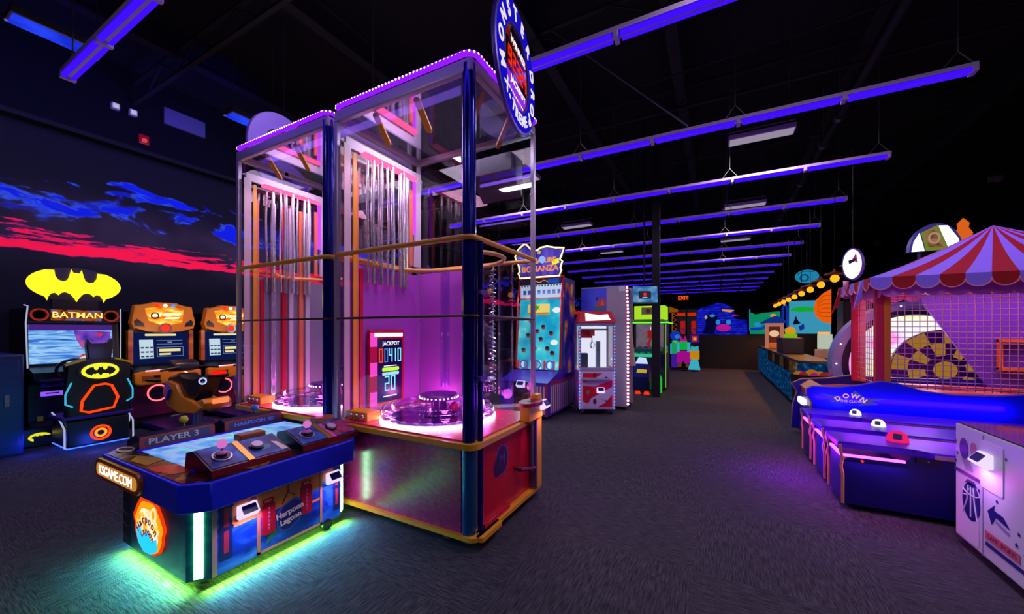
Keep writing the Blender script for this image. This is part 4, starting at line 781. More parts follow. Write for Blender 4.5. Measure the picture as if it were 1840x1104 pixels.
    b = MB(); b.tube([(-7.69, y - .3, .875), (-7.69, y + .05, .88), (-7.69, y + .15, .86), (-7.69, y + .22, .8)], .01, E('dash_light', 'ffb0d0', 1.8), 6); b.build('light_strip', ds)
    b = MB(); b.plate(FX(-7.98), rect(y - .38, y + .38, .14, .64), .006, noise_mat('magenta_art', [(.3, '1a0a40'), (.5, '7a1450'), (.66, 'b83a30'), (.8, '3a1a80')], 2.2, (1, 1, 1.5), 0, .3)); lp = b.build('lower_panel', t, 'violet and magenta painted lower panel'); b = MB(); b.torus(FX(-7.972), y - .06, .49, .125, .011, E('ring_pink', 'ff6a70', 2.0), .004); b.flat(FX(-7.972), ell(y - .06, .49, .09), M('ring_dark', '1c1450', .4), .001); b.build('ring_light', lp, 'glowing pink ring')
    b = MB(); b.tube([(-7.97, y - .4, .1), (-7.96, y - .4, .4), (-7.97, y - .4, .68)], .009, LEDWHITE, 6); b.build('edge_light', t)
    b = MB(); b.box(-7.75, -6.3, y - .33, y + .33, .03, .1, M('deck_violet', '2a1468', .35), .015); dk = b.build('foot_deck', t, 'violet foot deck'); b = MB(); b.box(-6.31, -6.29, y - .33, y + .33, .07, .1, YEL); b.build('edge_trim', dk)
    # the bike
    b = MB(); b.bevprism([(x, y - .13, z) for x, z in ((-7.55, .62), (-7.4, .8), (-7.1, .86), (-6.9, .74), (-6.6, .74), (-6.25, .9), (-6.2, .86), (-6.45, .62), (-6.7, .45), (-7.1, .36), (-7.4, .4))], (0, .26, 0), M('bike_black', '121218', .3), .05, 3); bk = b.build('motorbike', t, 'orange and black ride-on motorbike')
    for s in (-1, 1):
        b = MB(); b.bevprism([(x, y + s * .14 - .03, z) for x, z in ((-7.5, .58), (-7.3, .74), (-7.05, .7), (-6.9, .52), (-6.6, .5), (-6.3, .42), (-6.5, .32), (-7.0, .28), (-7.35, .36))], (0, .06, 0), AMB, .02); b.build('fairing', bk, 'orange side fairing')
        b = MB(); b.cyl((-7.05, y + s * .12, .95), (-7.0, y + s * .36, .92), .018, BLACK, 10); b.build('grip', bk)
        b = MB(); b.cyl((-6.85, y + s * .14, .28), (-6.85, y + s * .3, .27), .016, STEEL, 8); b.build('foot_peg', bk)
        b = MB(); b.bevprism([(-7.45, y + s * .14 - .02, .72), (-7.15, y + s * .2 - .02, .62), (-7.25, y + s * .2 - .02, .45), (-7.5, y + s * .14 - .02, .52)], (0, .04, 0), M('bike_blue', '2a20b8', .3), .012); b.build('blue_panel', bk, 'blue front panel')
    b = MB(); b.bevprism([(-7.35, y - .16, .86), (-7.1, y - .16, .9), (-7.12, y - .16, 1.0), (-7.3, y - .16, 1.06)], (0, .32, 0), BLACK, .03); b.build('instrument_cowl', bk)
    b = MB(); b.bevprism([(-6.5, y - .14, .5), (-6.2, y - .2, .56), (-6.14, y - .2, .5), (-6.2, y - .16, .4), (-6.5, y - .12, .36)], (0, .34, 0), AMB, .03); b.build('tail_fairing', bk, 'orange tail fairing')
    b = MB(); b.box(-6.22, -6.17, y - .09, y + .09, .88, .93, E('tail_red', 'ff1a0c', 1.3), .015); b.build('tail_light', bk, 'red tail light'); b = MB(); b.box(-6.15, -6.12, y - .1, y + .1, .48, .55, E('tail_lower', 'ff7040', 1.7), .012); b.build('lower_tail_light', bk, 'white and red lower light')
    b = MB(); b.cyl((-6.8, y, .1), (-6.8, y, .4), .07, STEEL, 14); b.build('pivot_column', bk); b = MB(); b.torus(FX(-6.24), y - .17, .8, .04, .01, E('reader_ring', 'b0c0ff', 1.2)); b.cyl((-6.5, y - .12, .6), (-6.25, y - .17, .78), .02, BLACK, 8); b.build('key_ring_light', bk)
    return t
b1 = bike_machine(2.77); b1['label'] = 'orange motorbike racing machine next to the black bat cabinet, its whole front in view'
dup(b1, (-7.9, 3.71, 0), 'orange motorbike racing machine partly hidden behind the far glass tower')
point('bike_fill_light', (-7.1, 2.77, 1.45), 7, 'ffc090', .1); point('bike_fill_light', (-7.1, 3.71, 1.45), 7, 'ffc090', .1); point('bike_fill_light', (-5.9, 2.5, 1.3), 4, 'ffd0a0', .1); point('bike_floor', (-6.2, 2.9, .4), .8, 'b060ff', .1)  # fixtureless points added to brighten the bike machines

# ---------------------------------------------------------------- tall coin drop machine
t = thing('coin_drop_machine', 'tall red-edged coin drop machine with bulb-lined marquee and pirate sea playfield', 'arcade machine', (-2.9, 6.4, 0))
xa, xb = -3.38, -2.46
b = MB(); b.box(xa + .02, xb - .0, 6.6, 7.2, .06, 2.48, M('cab_indigo', '1c1a7a', .35)); b.build('cabinet', t)
for fx_ in (xa + .1, xb - .1):
    for fy_ in (6.0, 7.1):
        b = MB(); b.cyl((fx_, fy_, 0), (fx_, fy_, .06), .03, RUBBER, 10); b.build('foot', t)
b = MB(); b.prism([(xa + .02, 5.82, .06), (xa + .02, 5.82, .62), (xa + .02, 6.3, .76), (xa + .02, 6.6, .76), (xa + .02, 6.6, .06)], (xb - xa - .02, 0, 0), M('ped_violet', '4a2ab8', .35)); pd = b.build('pedestal', t, 'violet pedestal')
STR = M('stripe_cream', 'd8c4b8', .4); STV = M('stripe_violet', '6a3a8a', .4); STRD = M('stripe_red', 'b81830', .4)
b = MB(); f = FX(xb + .001); b.flat(f, rect(5.92, 7.18, .08, .6), STV)
for k in range(12): b.flat(f, rect(5.95 + .1 * k, 6.0 + .1 * k, .1, .56), STR, .002)
f2 = FMY(5.819); b.flat(f2, rect(xb - .3, xb, .08, .58), STV)
for k in range(4): b.flat(f2, rect(xb - .26 + .06 * k, xb - .23 + .06 * k, .1, .56), STR, .002)
for x in (xb - .3, xb - .02): b.plate(f2, rect(x - .012, x + .012, .06, .62), .004, STRD)
b.plate(f, rect(5.9, 7.2, .58, .62), .004, STRD); b.build('striped_panel', pd, 'striped circus panel')
b = MB(); b.plate(f2, rrect(xb - .62, xb - .34, .1, .62, .03), .02, BLACK); dd = b.build('coin_door', pd, 'black coin door')
card_reader(None, pd, Fr((0, 5.82, .5), (1, 0, 0), (0, .0, 1)), xb - .48, .08, .14)
b = MB(); fm = FX(xb + .001); b.flat(fm, rect(6.62, 7.18, .7, 2.4), noise_mat('fire_art', [(.35, '1c1a7a'), (.5, '4a2ab8'), (.6, 'd87020'), (.7, 'f0d8b0')], 2.5, (1, 1, .8), .25, .4)); b.build('side_artwork', t, 'painted violet and orange side')  # side art gives off light, put in to brighten it
pf = Fr((xa, 6.42, .78), (1, 0, 0), (0, .16, 1.33)); Wd = xb - xa
SEAB = noise_mat('lit_playfield', [(.35, '18a0d0'), (.5, '38c4e0'), (.62, '58dce8'), (.75, 'e0f8ff')], 3, (1, 1, 1), .85)
b = MB(); b.plate(pf, rect(.04, Wd - .04, 0, 1.34), .02, SEAB); pl = b.build('playfield', t, 'bright lit sea playfield')
b = MB(); b.plate(pf, rect(.22, .66, 1.02, 1.22), .01, E('sand_sign', 'f0d878', .9), .02); b.flat(pf, [(.22, 1.02), (.66, 1.02), (.66, 1.06), (.22, 1.06)], E('sand_dark', 'd88a30', .8), .031); b.flat(pf, star(.4, 1.15, .08, .035, 6), E('palm_green', '38b830', .7), .0315); b.build('island_sign', pl, 'sandy island sign with a palm')
pk_m = M('peg_tan', 'd8a070', .4); pk_d = M('peg_dark', '2a1c28', .4); pk_r = M('peg_red', 'c02a2a', .4)
for k, (x, y) in enumerate(((.3, .9), (.56, .78), (.72, .66), (.26, .62), (.52, .55), (.4, .38), (.66, .38), (.18, .34), (.76, .3), (.44, .7))):
    b = MB(); p = pf.p(x, y, .02); b.cyl(p, p + pf.n * .03, .042, pk_m, 14); b.plate(pf, ell(x, y + .018, .042, .028, 14), .004, pk_d, .05); b.plate(pf, rect(x - .03, x + .03, y - .03, y - .014), .004, pk_r, .05); b.build('peg', pl, 'round painted peg')
b = MB(); b.plate(pf, [(.3, .45), (.36, .42), (.36, .58), (.32, .66), (.28, .56)], .006, E('palm_green', ''), .02); b.plate(pf, ell(.8, 1.1, .08, .05), .006, E('cloud_white', 'f0f8ff', .9), .02); b.plate(pf, ell(.78, .5, .07, .05), .006, E('cloud_white', ''), .02); b.build('scenery', pl)
b = MB()
for k in range(9): b.plate(pf, rect(.05 + .09 * k, .095 + .09 * k, .0, .16), .012, E('slot_red', 'd83040', .8) if k % 2 == 0 else E('slot_white', 'f0f0ff', .9), .02)
for k in range(3): b.torus(pf, .2 + .26 * k, .08, .075, .014, E('buoy_blue', '2a70d8', .8), .036, 20, 6)
b.build('prize_slot', pl, 'red and white striped prize slots')
b = MB(); b.box(xa + .04, xb - .04, 6.57, 6.6, 2.12, 2.36, E('slot_board', 'd0e0ff', .8)); sbd = b.build('slot_board', t, 'pale blue lit board of square windows'); b = MB()
for k in range(8): b.flat(FMY(6.569), rect(xa + .1 + .1 * k, xa + .16 + .1 * k, 2.18, 2.26), M('window_blue', '2a58b0', .3))
for k in range(14): b.flat(FMY(6.569), rect(xa + .06 + .06 * k, xa + .09 + .06 * k, 2.33, 2.355), M('window_ink', '1a1a3a', .3))
b.build('windows', sbd)
b = MB(); b.box(xa + .03, xb - .03, 6.55, 6.6, 2.36, 2.48, M('header_dark', '10103a', .3)); hd = b.build('header', t); b = MB(); b.tube([FMY(6.549).p(xa + .3 + .04 * k, 2.42 + .02 * math.sin(k * 1.3), .004) for k in range(9)], .006, E('gold_scroll', 'd8b850', .9), 5); b.flat(FMY(6.549), rect(xb - .3, xb - .08, 2.38, 2.46), E('header_blue', '2050c0', .8)); b.build('scroll_mark', hd)
for x in (xa + .02, xb - .01):
    b = MB(); b.tube([(x, 6.6, 2.5), (x, 6.5, 2.1), (x, 6.42, .8)], .022, RED, 8); b.build('red_edge', t, 'red edge rail')
for z, y in ((2.49, 6.55), (2.1, 6.56)):
    b = MB(); b.box(xa + .02, xb - .01, y - .02, y + .03, z - .015, z + .015, RED, .005); b.build('red_cross_rail', t, 'red cross rail')
mo = [(.06, .0), (.02, .1), (.05, .12), (.03, .24), (-.05, .42), (.02, .56), (.13, .64), (.2, .63), (.28, .54), (.4, .5), (.5, .55), (.62, .56), (.78, .52), (.95, .5), (.9, .36), (.87, .3), (.92, .26), (.88, .14), (.9, .1), (.86, .0)]
fm = FMY(6.6, xa, 2.5); b = MB(); b.plate(fm, mo, .08, M('marquee_back', '2a1c6a', .4)); mq = b.build('marquee', t, 'scalloped marquee edged with warm bulbs')
b = MB(); b.plate(fm, [(x * .93 + .03, y * .9 + .03) for x, y in mo], .004, noise_mat('marquee_lit', [(.35, '3a2ab8'), (.6, '6a58e0'), (.8, '9a80f0')], 3, (3, 1, .3), .7), .08); b.build('lit_face', mq)
b = MB(); b.tube([fm.p(x, y, .09) for x, y in mo], .014, E('warm_bulb', 'ffdc90', 3.0), 6, True); b.build('bulb_strip', mq, 'glowing warm bulb border')
b = MB(); OL = E('title_orange', 'f0a050', 1.0); b.text(fm, 'TREASURE', .5, .3, .125, OL, .01, .086, bold=.004); b.text(fm, 'BONANZA', .47, .15, .15, E('title_red', 'f08a58', 1.0), .01, .086, bold=.005); b.plate(fm, ell(.52, .32, .055, .07), .02, E('drop_blue', '90b8ff', 1.0), .086); b.plate(fm, star(.46, .46, .045, .025, 6), .01, E('gold_star', 'd8b030', 1.0), .086); b.plate(fm, [(.72, .2), (.86, .24), (.84, .32), (.72, .28)], .01, E('flag_yellow', 'f0e830', 1.1), .086); b.build('lettering', mq, 'orange lettering with a blue drop')
area('playfield_glow', (-2.92, 6.3, 1.5), .7, 1.0, 6, '9adcff', (0, -1, 0)); area('cabinet_fill_light', (-2.92, 6.12, 2.2), .7, .1, 4, 'f0f0ff', (0, .6, -.8)); area('marquee_glow', (-2.92, 6.45, 2.8), .7, .4, 4, 'ffd8a0', (0, -1, 0))  # cabinet area is a front light added to brighten the pegs

# ---------------------------------------------------------------- red and white claw machine (faces the camera aisle)
t = thing('claw_machine', 'red and white claw machine with lit cabinet and blue pink light strips', 'arcade machine', (-1.864, 6.65, 0), local=True, rz=math.radians(28.2))
CW = M('claw_white', 'd8d4e2', .35); CG = M('claw_grey', '9a98b0', .35)
b = MB(); b.box(-.32, .32, .0, .5, .1, .78, CW, .015); b.build('lower_cabinet', t)
f = FMY(-.001); b = MB(); b.plate(f, rect(-.25, .27, .13, .74), .006, M('panel_silver', 'c8c4d8', .35)); RP = M('panel_red', 'd0101c', .35); f3 = FMY(-.007)
b.flat(f3, [(-.25, .74), (.1, .74), (-.02, .66), (-.25, .58)], RP); b.flat(f3, [(-.25, .52), (-.05, .5), (.27, .62), (.27, .5), (.05, .38), (-.1, .3), (-.16, .2), (-.25, .24)], RP); b.flat(f3, [(.27, .36), (.27, .14), (.0, .14), (.15, .22)], RP)
b.flat(f3, ell(-.16, .4, .035), M('olive_dot', '7a8a5a', .4), .001); b.flat(f3, ell(-.04, .24, .03, .05), M('panel_maroon', '5a1a2a', .4), .001); b.flat(f3, [(.14, .27), (.2, .25), (.2, .22), (.14, .24)], M('panel_slate', '3a3a6a', .4), .001); b.flat(f3, [(.05, .3), (.13, .26), (.12, .24)], M('panel_gold', 'd8a030', .4), .001); b.build('front_panel', t, 'red and white swirl panel')
card_reader(None, t, FMY(-.007), .06, .44, .12)
b = MB(); b.box(-.27, .22, -.1, .0, .62, .66, CG, .012); ct = b.build('control_shelf', t, 'grey control shelf'); b = MB(); b.cyl((-.05, -.05, .66), (-.05, -.05, .72), .006, BLACK, 8); b.ball((-.05, -.05, .73), .018, BLACK, n=10); b.build('joystick', ct); b = MB(); b.cyl((.15, -.05, .66), (.15, -.05, .68), .022, M('btn_navy', '1a1a5a', .3), 12); b.build('button', ct)
b = MB()
for x in (-.3, .3):
    for y in (.02, .48): b.box(x - .02, x + .02, y - .02, y + .02, .78, 1.62, CG, .005)
b.box(-.32, .32, 0, .5, 1.58, 1.64, CG, .008); b.box(-.32, .32, -.01, .03, .78, .84, CG, .006); b.build('window_frame', t)
for box in ((-.28, .28, .004, .009), (-.304, -.3, .04, .46), (.3, .304, .04, .46)):
    b = MB(); b.box(*box, .84, 1.58, CLEAR); b.build('glass_pane', t)
b = MB(); b.box(-.28, .28, .46, .48, .8, 1.58, E('lit_back', 'e8eaff', 1.0)); b.build('back_wall', t, 'bright white back wall')
b = MB(); b.box(-.28, .28, .04, .46, .79, .81, E('lit_floor', 'd0d4e8', .7)); b.build('prize_floor', t)
b = MB(); b.box(-.26, .26, .22, .25, 1.5, 1.53, STEEL); b.box(-.08, .0, .16, .3, 1.4, 1.5, M('claw_red', 'd04030', .4), .01); b.cyl((-.04, .23, 1.4), (-.04, .23, 1.3), .008, STEEL, 8)
for a in range(3): b.tube([(-.04, .23, 1.3), (-.04 + .06 * math.cos(a * 2.1), .23 + .06 * math.sin(a * 2.1), 1.24), (-.04 + .02 * math.cos(a * 2.1), .23 + .02 * math.sin(a * 2.1), 1.17)], .006, CHROME, 5)
b.build('claw', t)
b = MB(); b.box(-.26, -.02, .3, .44, 1.36, 1.5, M('poster_red', 'd83a30', .4), .005); b.box(-.25, -.1, .28, .4, .81, 1.08, M('prize_dark', '2a3a4a', .5), .02); b.build('prize_display', t); b = MB(); b.box(.06, .13, .3, .4, .81, 1.3, M('prize_slate', '5a6a7a', .4), .01); b.build('prize_chute', t)
b = MB(); b.prism([(-.34, -.02, 1.64), (.34, -.02, 1.64), (.26, .06, 1.84), (-.26, .06, 1.84)], (0, .38, 0), M('roof_red', 'd81c24', .3)); rf = b.build('roof', t, 'red sloped roof sign'); b = MB(); b.plate(Fr((0, -.02, 1.64), (1, 0, 0), (0, .08, .2)), [(-.2, .03), (.24, .05), (.2, .16), (.05, .14), (-.2, .18)], .004, E('roof_lit', 'fff0ea', 1.6)); b.build('lit_sign', rf)
b = MB()
for k in range(26):
    for x in (-.31, .31): b.ball((x, -.012, .12 + .058 * k), .011, E('dot_pinkish', 'ff50a0', 2.0) if k % 5 == 3 else E('dot_bluish', '60a0ff', 2.0), n=6)
b.build('dot_light_strips', t, 'blue and pink light strips')
b = MB(); b.prism([(-.32, .02, .1), (-.36, .02, .5), (-.32, .02, .78)], (0, .4, 0), M('side_violet', '9a4ab0', .35)); b.build('side_flap', t)
for x in (-.26, .26):
    for y in (.05, .45):
        b = MB(); b.cyl((x - .02, y, .04), (x + .02, y, .04), .04, RUBBER, 12); b.box(x - .03, x + .03, y - .02, y + .02, .05, .1, STEEL); b.build('caster', t)
point('claw_lamp', (-1.98, 6.86, 1.45), 2.5, 'f0f0ff', .05)

# ---------------------------------------------------------------- tall hoop machine with light strip edge
t = thing('hoop_game_machine', 'tall grey and blue sided game with white pink light strip down its edge', 'arcade machine', (-1.9, 7.3, 0))
b = MB(); b.plan(rect(-2.36, -1.46, 7.3, 7.36), .06, 2.34, M('side_grey', 'a29cab', .5)); b.build('side_board', t, 'grey side board')
sbrd = t.children[-1]
b = MB(); f = FMY(7.2995); b.flat(f, rect(-2.36, -1.86, .1, 2.32), noise_mat('blue_side', [(.3, '2430e0'), (.6, '4058ff'), (.8, '6080ff')], 1.2, (1, 1, 1), 0, .35))
b.flat(f, [(-2.12, 1.86), (-1.87, 1.86), (-1.87, 1.98), (-2.1, 1.98)], M('logo_slate', '4a6a9a', .4), .0015); b.flat(f, [(-2.08, 1.97), (-1.87, 1.97), (-1.87, 2.08), (-1.95, 2.13), (-2.03, 2.06)], M('logo_red', 'c83a48', .4), .002); b.flat(f, rect(-2.06, -2.03, 2.08, 2.15), M('logo_ink', '10104a', .4), .0015); b.flat(f, [(-1.98, 1.98), (-1.94, 2.08), (-1.9, 1.98)], M('logo_orange', 'd88a40', .4), .003); b.build('side_artwork', sbrd, 'blue side with a small logo')
b = MB(); b.plan(rect(-2.36, -1.46, 7.72, 7.77), .06, 2.34, M('side_grey', '')); b.build('side_board', t)
b = MB(); b.box(-2.36, -2.3, 7.36, 7.72, .1, 2.3, M('side_back', '2a2a4a', .5)); b.build('back_board', t); b = MB(); b.box(-2.3, -1.5, 7.36, 7.72, 2.2, 2.3, M('side_back', '')); b.build('top_board', t)
b = MB(); b.prism([(-2.3, 7.4, .9), (-1.5, 7.4, .5), (-1.5, 7.4, .1), (-2.3, 7.4, .1)], (0, .32, 0), M('ramp_cream', 'c8b890', .5)); b.build('ball_ramp', t)
b = MB(); b.prism([(-1.46, 7.5, 1.75), (-1.46, 7.5, .82), (-1.36, 7.5, .82)], (0, .05, 0), M('cream_board', 'e0d4a8', .5)); b.build('cream_wing', t, 'cream slanted wing board')
b = MB(); b.box(-1.62, -1.47, 7.295, 7.3, 2.24, 2.33, M('notice_paper', 'c8dce0', .6)); b.build('notice', sbrd)
b = MB(); b.tube([(-1.455, 7.29, .1), (-1.452, 7.29, 1.2), (-1.47, 7.29, 2.2), (-1.5, 7.29, 2.33)], .016, E('strip_magenta', 'c8186a', 1.0), 8); ls = b.build('led_strip', t, 'magenta strip with white lamps'); b = MB()
for k in range(34): b.ball((-1.453 - (.02 * max(0, k - 26) / 8), 7.28, .12 + .066 * k), .021, E('lamp_white_pink', 'fff0fa', 3.5), n=8)
b.build('dot_lights', ls)
for x in (-2.3, -1.52):
    b = MB(); b.cyl((x, 7.33, 0), (x, 7.33, .06), .03, RUBBER, 10); b.build('foot', t); b = MB(); b.cyl((x, 7.74, 0), (x, 7.74, .06), .03, RUBBER, 10); b.build('foot', t)
area('hoop_strip_light', (-1.42, 7.25, 1.2), .05, 2.2, 2.5, 'ffd0ec', (.5, -1, 0))

# hanging monitor
t = thing('hanging_monitor', 'flat monitor with a blue sky picture hung before the black column', 'monitor', (-1.32, 8.4, 2.24), local=True, rz=math.radians(28)); SCN = noise_mat('sky_screen', [(.3, '1a4a8a'), (.5, '4a90d0'), (.7, 'a0d0f0')], 3, (1, 1, 2.5), .7)
b = MB(); b.bevprism([(-.27, -.02, -.18), (.27, -.02, -.18), (.27, .02, .2), (-.27, .02, .2)], (0, .05, 0), BLACK, .01); b.build('housing', t); fr = Fr((0, -.0215, -.17), (1, 0, 0), (0, .04, .38)); b = MB(); b.plate(fr, rect(-.255, .255, .02, .365), .004, SCN); s_ = b.build('screen', t)
b = MB(); b.flat(fr, rect(-.14, .12, .1, .26), M('inset_black', '08060a', .3), .005); b.flat(fr, ell(-.01, .19, .035), E('inset_red', 'f02a1c', 1.0), .006); b.flat(fr, rect(-.06, .04, .12, .135), E('inset_white', 'd0d0e0', .8), .006); b.build('picture', s_)
b = MB(); b.cyl((0, .06, .1), (0, .06, 3.74), .018, BLACK, 8); b.build('drop_pole', t)

# ---------------------------------------------------------------- green claw machine and kiosk before it
LIME = E('lime_lit', 'b4f02c', .85); LIMEG = E('lime_edge', '70ff30', 1.3)
t = thing('green_claw_machine', 'lime-roofed claw machine with red claw and plush prizes beside the black column', 'arcade machine', (-1.54, 10.4, 0)); xa, xb, ya, yb = -1.98, -1.1, 10.0, 10.88
b = MB(); b.box(xa, xb, ya, yb, .06, .92, M('deep_blue_cab', '141450', .35), .01); b.build('lower_cabinet', t)
b = MB(); b.box(xa + .1, xb - .1, ya + .1, yb - .1, 0, .06, BLACK); b.build('plinth', t)
for x in (xa + .02, xb - .02):
    for y in (ya + .02, yb - .02):
        b = MB(); b.box(x - .02, x + .02, y - .02, y + .02, .92, 1.68, M('post_grey', '5a5a6a', .4)); b.build('corner_post', t)
for box in ((xa + .04, xb - .04, ya + .015, ya + .02), (xb - .02, xb - .015, ya + .04, yb - .04)):
    b = MB(); b.box(*box, .92, 1.68, CLEAR); b.build('glass_pane', t)
b = MB(); b.box(xa + .04, xb - .04, yb - .04, yb - .03, .92, 1.68, noise_mat('grey_lit_back', [(.35, '6a607a'), (.6, 'a090a8'), (.75, 'c05060')], 3, (1, 1, 1), .4)); b.build('back_wall', t)
b = MB(); b.cyl((-1.5, 10.45, 1.68), (-1.5, 10.45, 1.5), .03, STEEL, 10); b.box(-1.58, -1.42, 10.37, 10.53, 1.3, 1.5, E('claw_lit_red', 'b81c1c', .6), .02)
for a in range(3): b.tube([(-1.5, 10.45, 1.3), (-1.5 + .14 * math.cos(a * 2.1), 10.45 + .14 * math.sin(a * 2.1), 1.15), (-1.5 + .08 * math.cos(a * 2.1), 10.45 + .08 * math.sin(a * 2.1), 1.02)], .018, E('claw_lit_red', ''), 6)
b.build('claw', t, 'red claw')
for k in range(14):
    b = MB(); b.ball((xa + .1 + .055 * k, ya + .15 + .13 * (k % 4), .98 + .03 * (k % 3)), .07, M('plush_%d' % (k % 4), ['1a8a5a', '2a4aa0', 'b03a3a', '8a9a2a'][k % 4], .8), (1, 1, .8), 10); b.build('plush_prize', t)
b = MB(); b.bevprism([(xa - .06, ya - .08, 1.68), (xb + .06, ya - .08, 1.68), (xb - .06, ya + .06, 1.78), (xa + .06, ya + .06, 1.78)], (0, .9, 0), M('roof_green', '3a7a1c', .4), .01); rf = b.build('roof', t, 'green flared roof')
b = MB(); b.tube([(xa - .06, ya - .09, 1.69), (xb + .06, ya - .09, 1.69), (xb + .07, yb, 1.69)], .016, LIMEG, 6); b.tube([(xa - .06, ya - .09, 1.69), (xa + .06, ya + .05, 1.8)], .016, LIMEG, 6); b.build('edge_light', rf, 'lime light edge')
b = MB(); b.box(xa + .12, xb - .02, ya + .1, yb - .1, 1.78, 2.12, LIME, .01); tp = b.build('topper', t, 'lit lime yellow topper'); b = MB(); b.flat(FMY(ya + .099), rect(xa + .3, xa + .62, 1.9, 2.08), M('topper_tan', 'c8a878', .5)); b.flat(FMY(ya + .098), star(xa + .46, 1.99, .08, .04, 5), M('topper_red', '9a2a1a', .5)); b.build('topper_label', tp)
b = MB(); b.tube([(xb + .01, ya - .01, .1), (xb + .01, ya - .01, 1.66)], .01, E('edge_olive', '9ac020', .7), 6); b.build('edge_light', t)
point('green_claw_lamp', (-1.54, 10.3, 1.55), 2.0, 'f0e0ff', .05)
t = thing('game_kiosk', 'small blue kiosk with teal ledge and red glowing feet before the lime-roofed claw machine', 'arcade machine', (-1.55, 9.5, 0)); f = FMY(9.299)
b = MB(); b.box(-1.74, -1.36, 9.3, 9.75, .1, .88, M('kiosk_blue', '14205a', .35), .01); b.build('body', t); b = MB(); b.box(-1.78, -1.32, 9.24, 9.8, .88, .94, E('ledge_teal', '40d8a0', .7), .01); b.build('ledge', t, 'teal lit ledge')
b = MB(); b.flat(f, rect(-1.72, -1.38, .4, .68), M('kiosk_panel', '1c3ab0', .35)); b.flat(f, [(-1.66, .5), (-1.44, .5), (-1.42, .58), (-1.64, .59)], E('kiosk_gold', 'd8b020', .8), .001); b.flat(f, rect(-1.38, -1.36, .3, .7), M('panel_red', ''), .002); b.build('front_art', t)
b = MB(); b.prism([f.p(-1.68, .72, 0), f.p(-1.4, .72, 0), f.p(-1.45, .86, 0), f.p(-1.6, .87, 0)], (0, -.05, 0), E('kiosk_white', 'c0d0ff', 1.1)); b.build('lit_panel', t)
for x in (-1.64, -1.44):
    b = MB(); b.lathe([(.05, .06), (.07, 0), (0, 0)], (x, 9.35, 0), E('foot_red', 'ff3010', 1.2), 14); b.lathe([(.03, .06), (.03, .1)], (x, 9.35, 0), CHROME, 10); b.build('foot', t, 'glowing red foot')
b = MB(); b.box(-1.74, -1.36, 9.62, 9.72, .94, 1.06, M('kiosk_deck', '1a5a6a', .4), .02); b.build('control_deck', t)
for k in range(6):
    b = MB(); b.ball((-1.69 + .055 * k, 9.5, .96), .026, M('kb_%d' % (k % 3), ['2a9a6a', '1a2a5a', '5ab0b0'][k % 3], .4), n=8); b.build('toy_button', t)
b = MB(); b.lathe([(0, .02), (.09, .02), (.09, .36), (.05, .44), (.045, .5), (0, .52)], (-1.22, 9.62, 0), E('bottle_green', '28d83c', .7), 20, ms=[E('bottle_green', ''), E('bottle_green', ''), E('bottle_green', ''), E('bottle_cap', 'e8f4f0', .9), E('bottle_cap', '')]); solo(b, 'bottle_stand', 'glowing green bottle shape with white cap by the black column', 'bottle', (-1.22, 9.62, 0))

# ---------------------------------------------------------------- painted figures and red machines at the far left
def fig(y, label, parts, loc):
    t = thing('painted_cutout', label, 'cutout', loc, 'painted block figure cutouts'); f = FMY(y)
    for nm, pts, h in parts:
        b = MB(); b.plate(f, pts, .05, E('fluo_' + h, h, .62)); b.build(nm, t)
    b = MB(); b.box(loc[0] - .12, loc[0] + .12, y + .0, y + .2, 0, .02, BLACK); b.box(loc[0] - .02, loc[0] + .02, y + .001, y + .03, .02, .7, BLACK); b.build('stand', t)
fig(15.6, 'tall figure cutout with a round blue head', [('round_head', ell(-1.36, 1.3, .18), '1440d8'), ('face', ell(-1.29, 1.27, .1, .08), '48a0f0'), ('torso', rect(-1.48, -1.26, .62, 1.12), '20b870'), ('collar', [(-1.44, 1.12), (-1.28, 1.12), (-1.36, .98)], 'e8d870'), ('arm', rect(-1.54, -1.48, .6, 1.0), '38b8d0'), ('legs', rect(-1.5, -1.28, .1, .6), '4a20b0')], (-1.38, 15.6, 0))
fig(15.4, 'magenta figure cutout with green chest and pointed ears', [('ears', [(-1.2, 1.08), (-1.16, 1.3), (-1.08, 1.16), (-1.0, 1.3), (-.94, 1.08)], 'd020a0'), ('chest', rect(-1.2, -.94, .78, 1.08), '10d050'), ('arm', rect(-1.29, -1.2, .7, 1.06), '40d0e0'), ('arm', rect(-.94, -.84, .7, 1.06), '40d0e0'), ('trousers', [(-1.28, .74), (-.86, .74), (-.84, .3), (-1.0, .26), (-1.07, .4), (-1.14, .26), (-1.3, .3)], 'c010a8'), ('foot', rect(-1.26, -1.14, .14, .26), '6a4a10'), ('foot', rect(-.99, -.88, .14, .26), '6a4a10')], (-1.07, 15.4, 0))
fig(15.2, 'short teal and orange figure cutout', [('head', [(-.83, .76), (-.8, .94), (-.7, .9), (-.56, .94), (-.55, .76)], '40c8e0'), ('chest', rect(-.84, -.53, .46, .76), 'f0a010'), ('skirt', [(-.8, .46), (-.58, .46), (-.5, .08), (-.9, .08)], '48d0f0')], (-.7, 15.2, 0))
f = FMY(15.9); b = MB(); b.plate(f, rect(-.86, -.56, 1.02, 1.34), .06, E('frame_violet', '4a18a0', .6)); b.plate(f, rect(-.8, -.62, 1.08, 1.28), .065, E('pic_red', 'd83a20', .7)); b.plate(f, star(-.71, 1.18, .07, .04, 6), .07, E('pic_gold', 'f0b030', .8)); b.cyl((-.71, 15.93, 0), (-.71, 15.93, 1.1), .02, BLACK, 6); solo(b, 'picture_board', 'small violet framed board with a gold star above the orange figure', 'picture', (-.71, 15.9, 1.0))
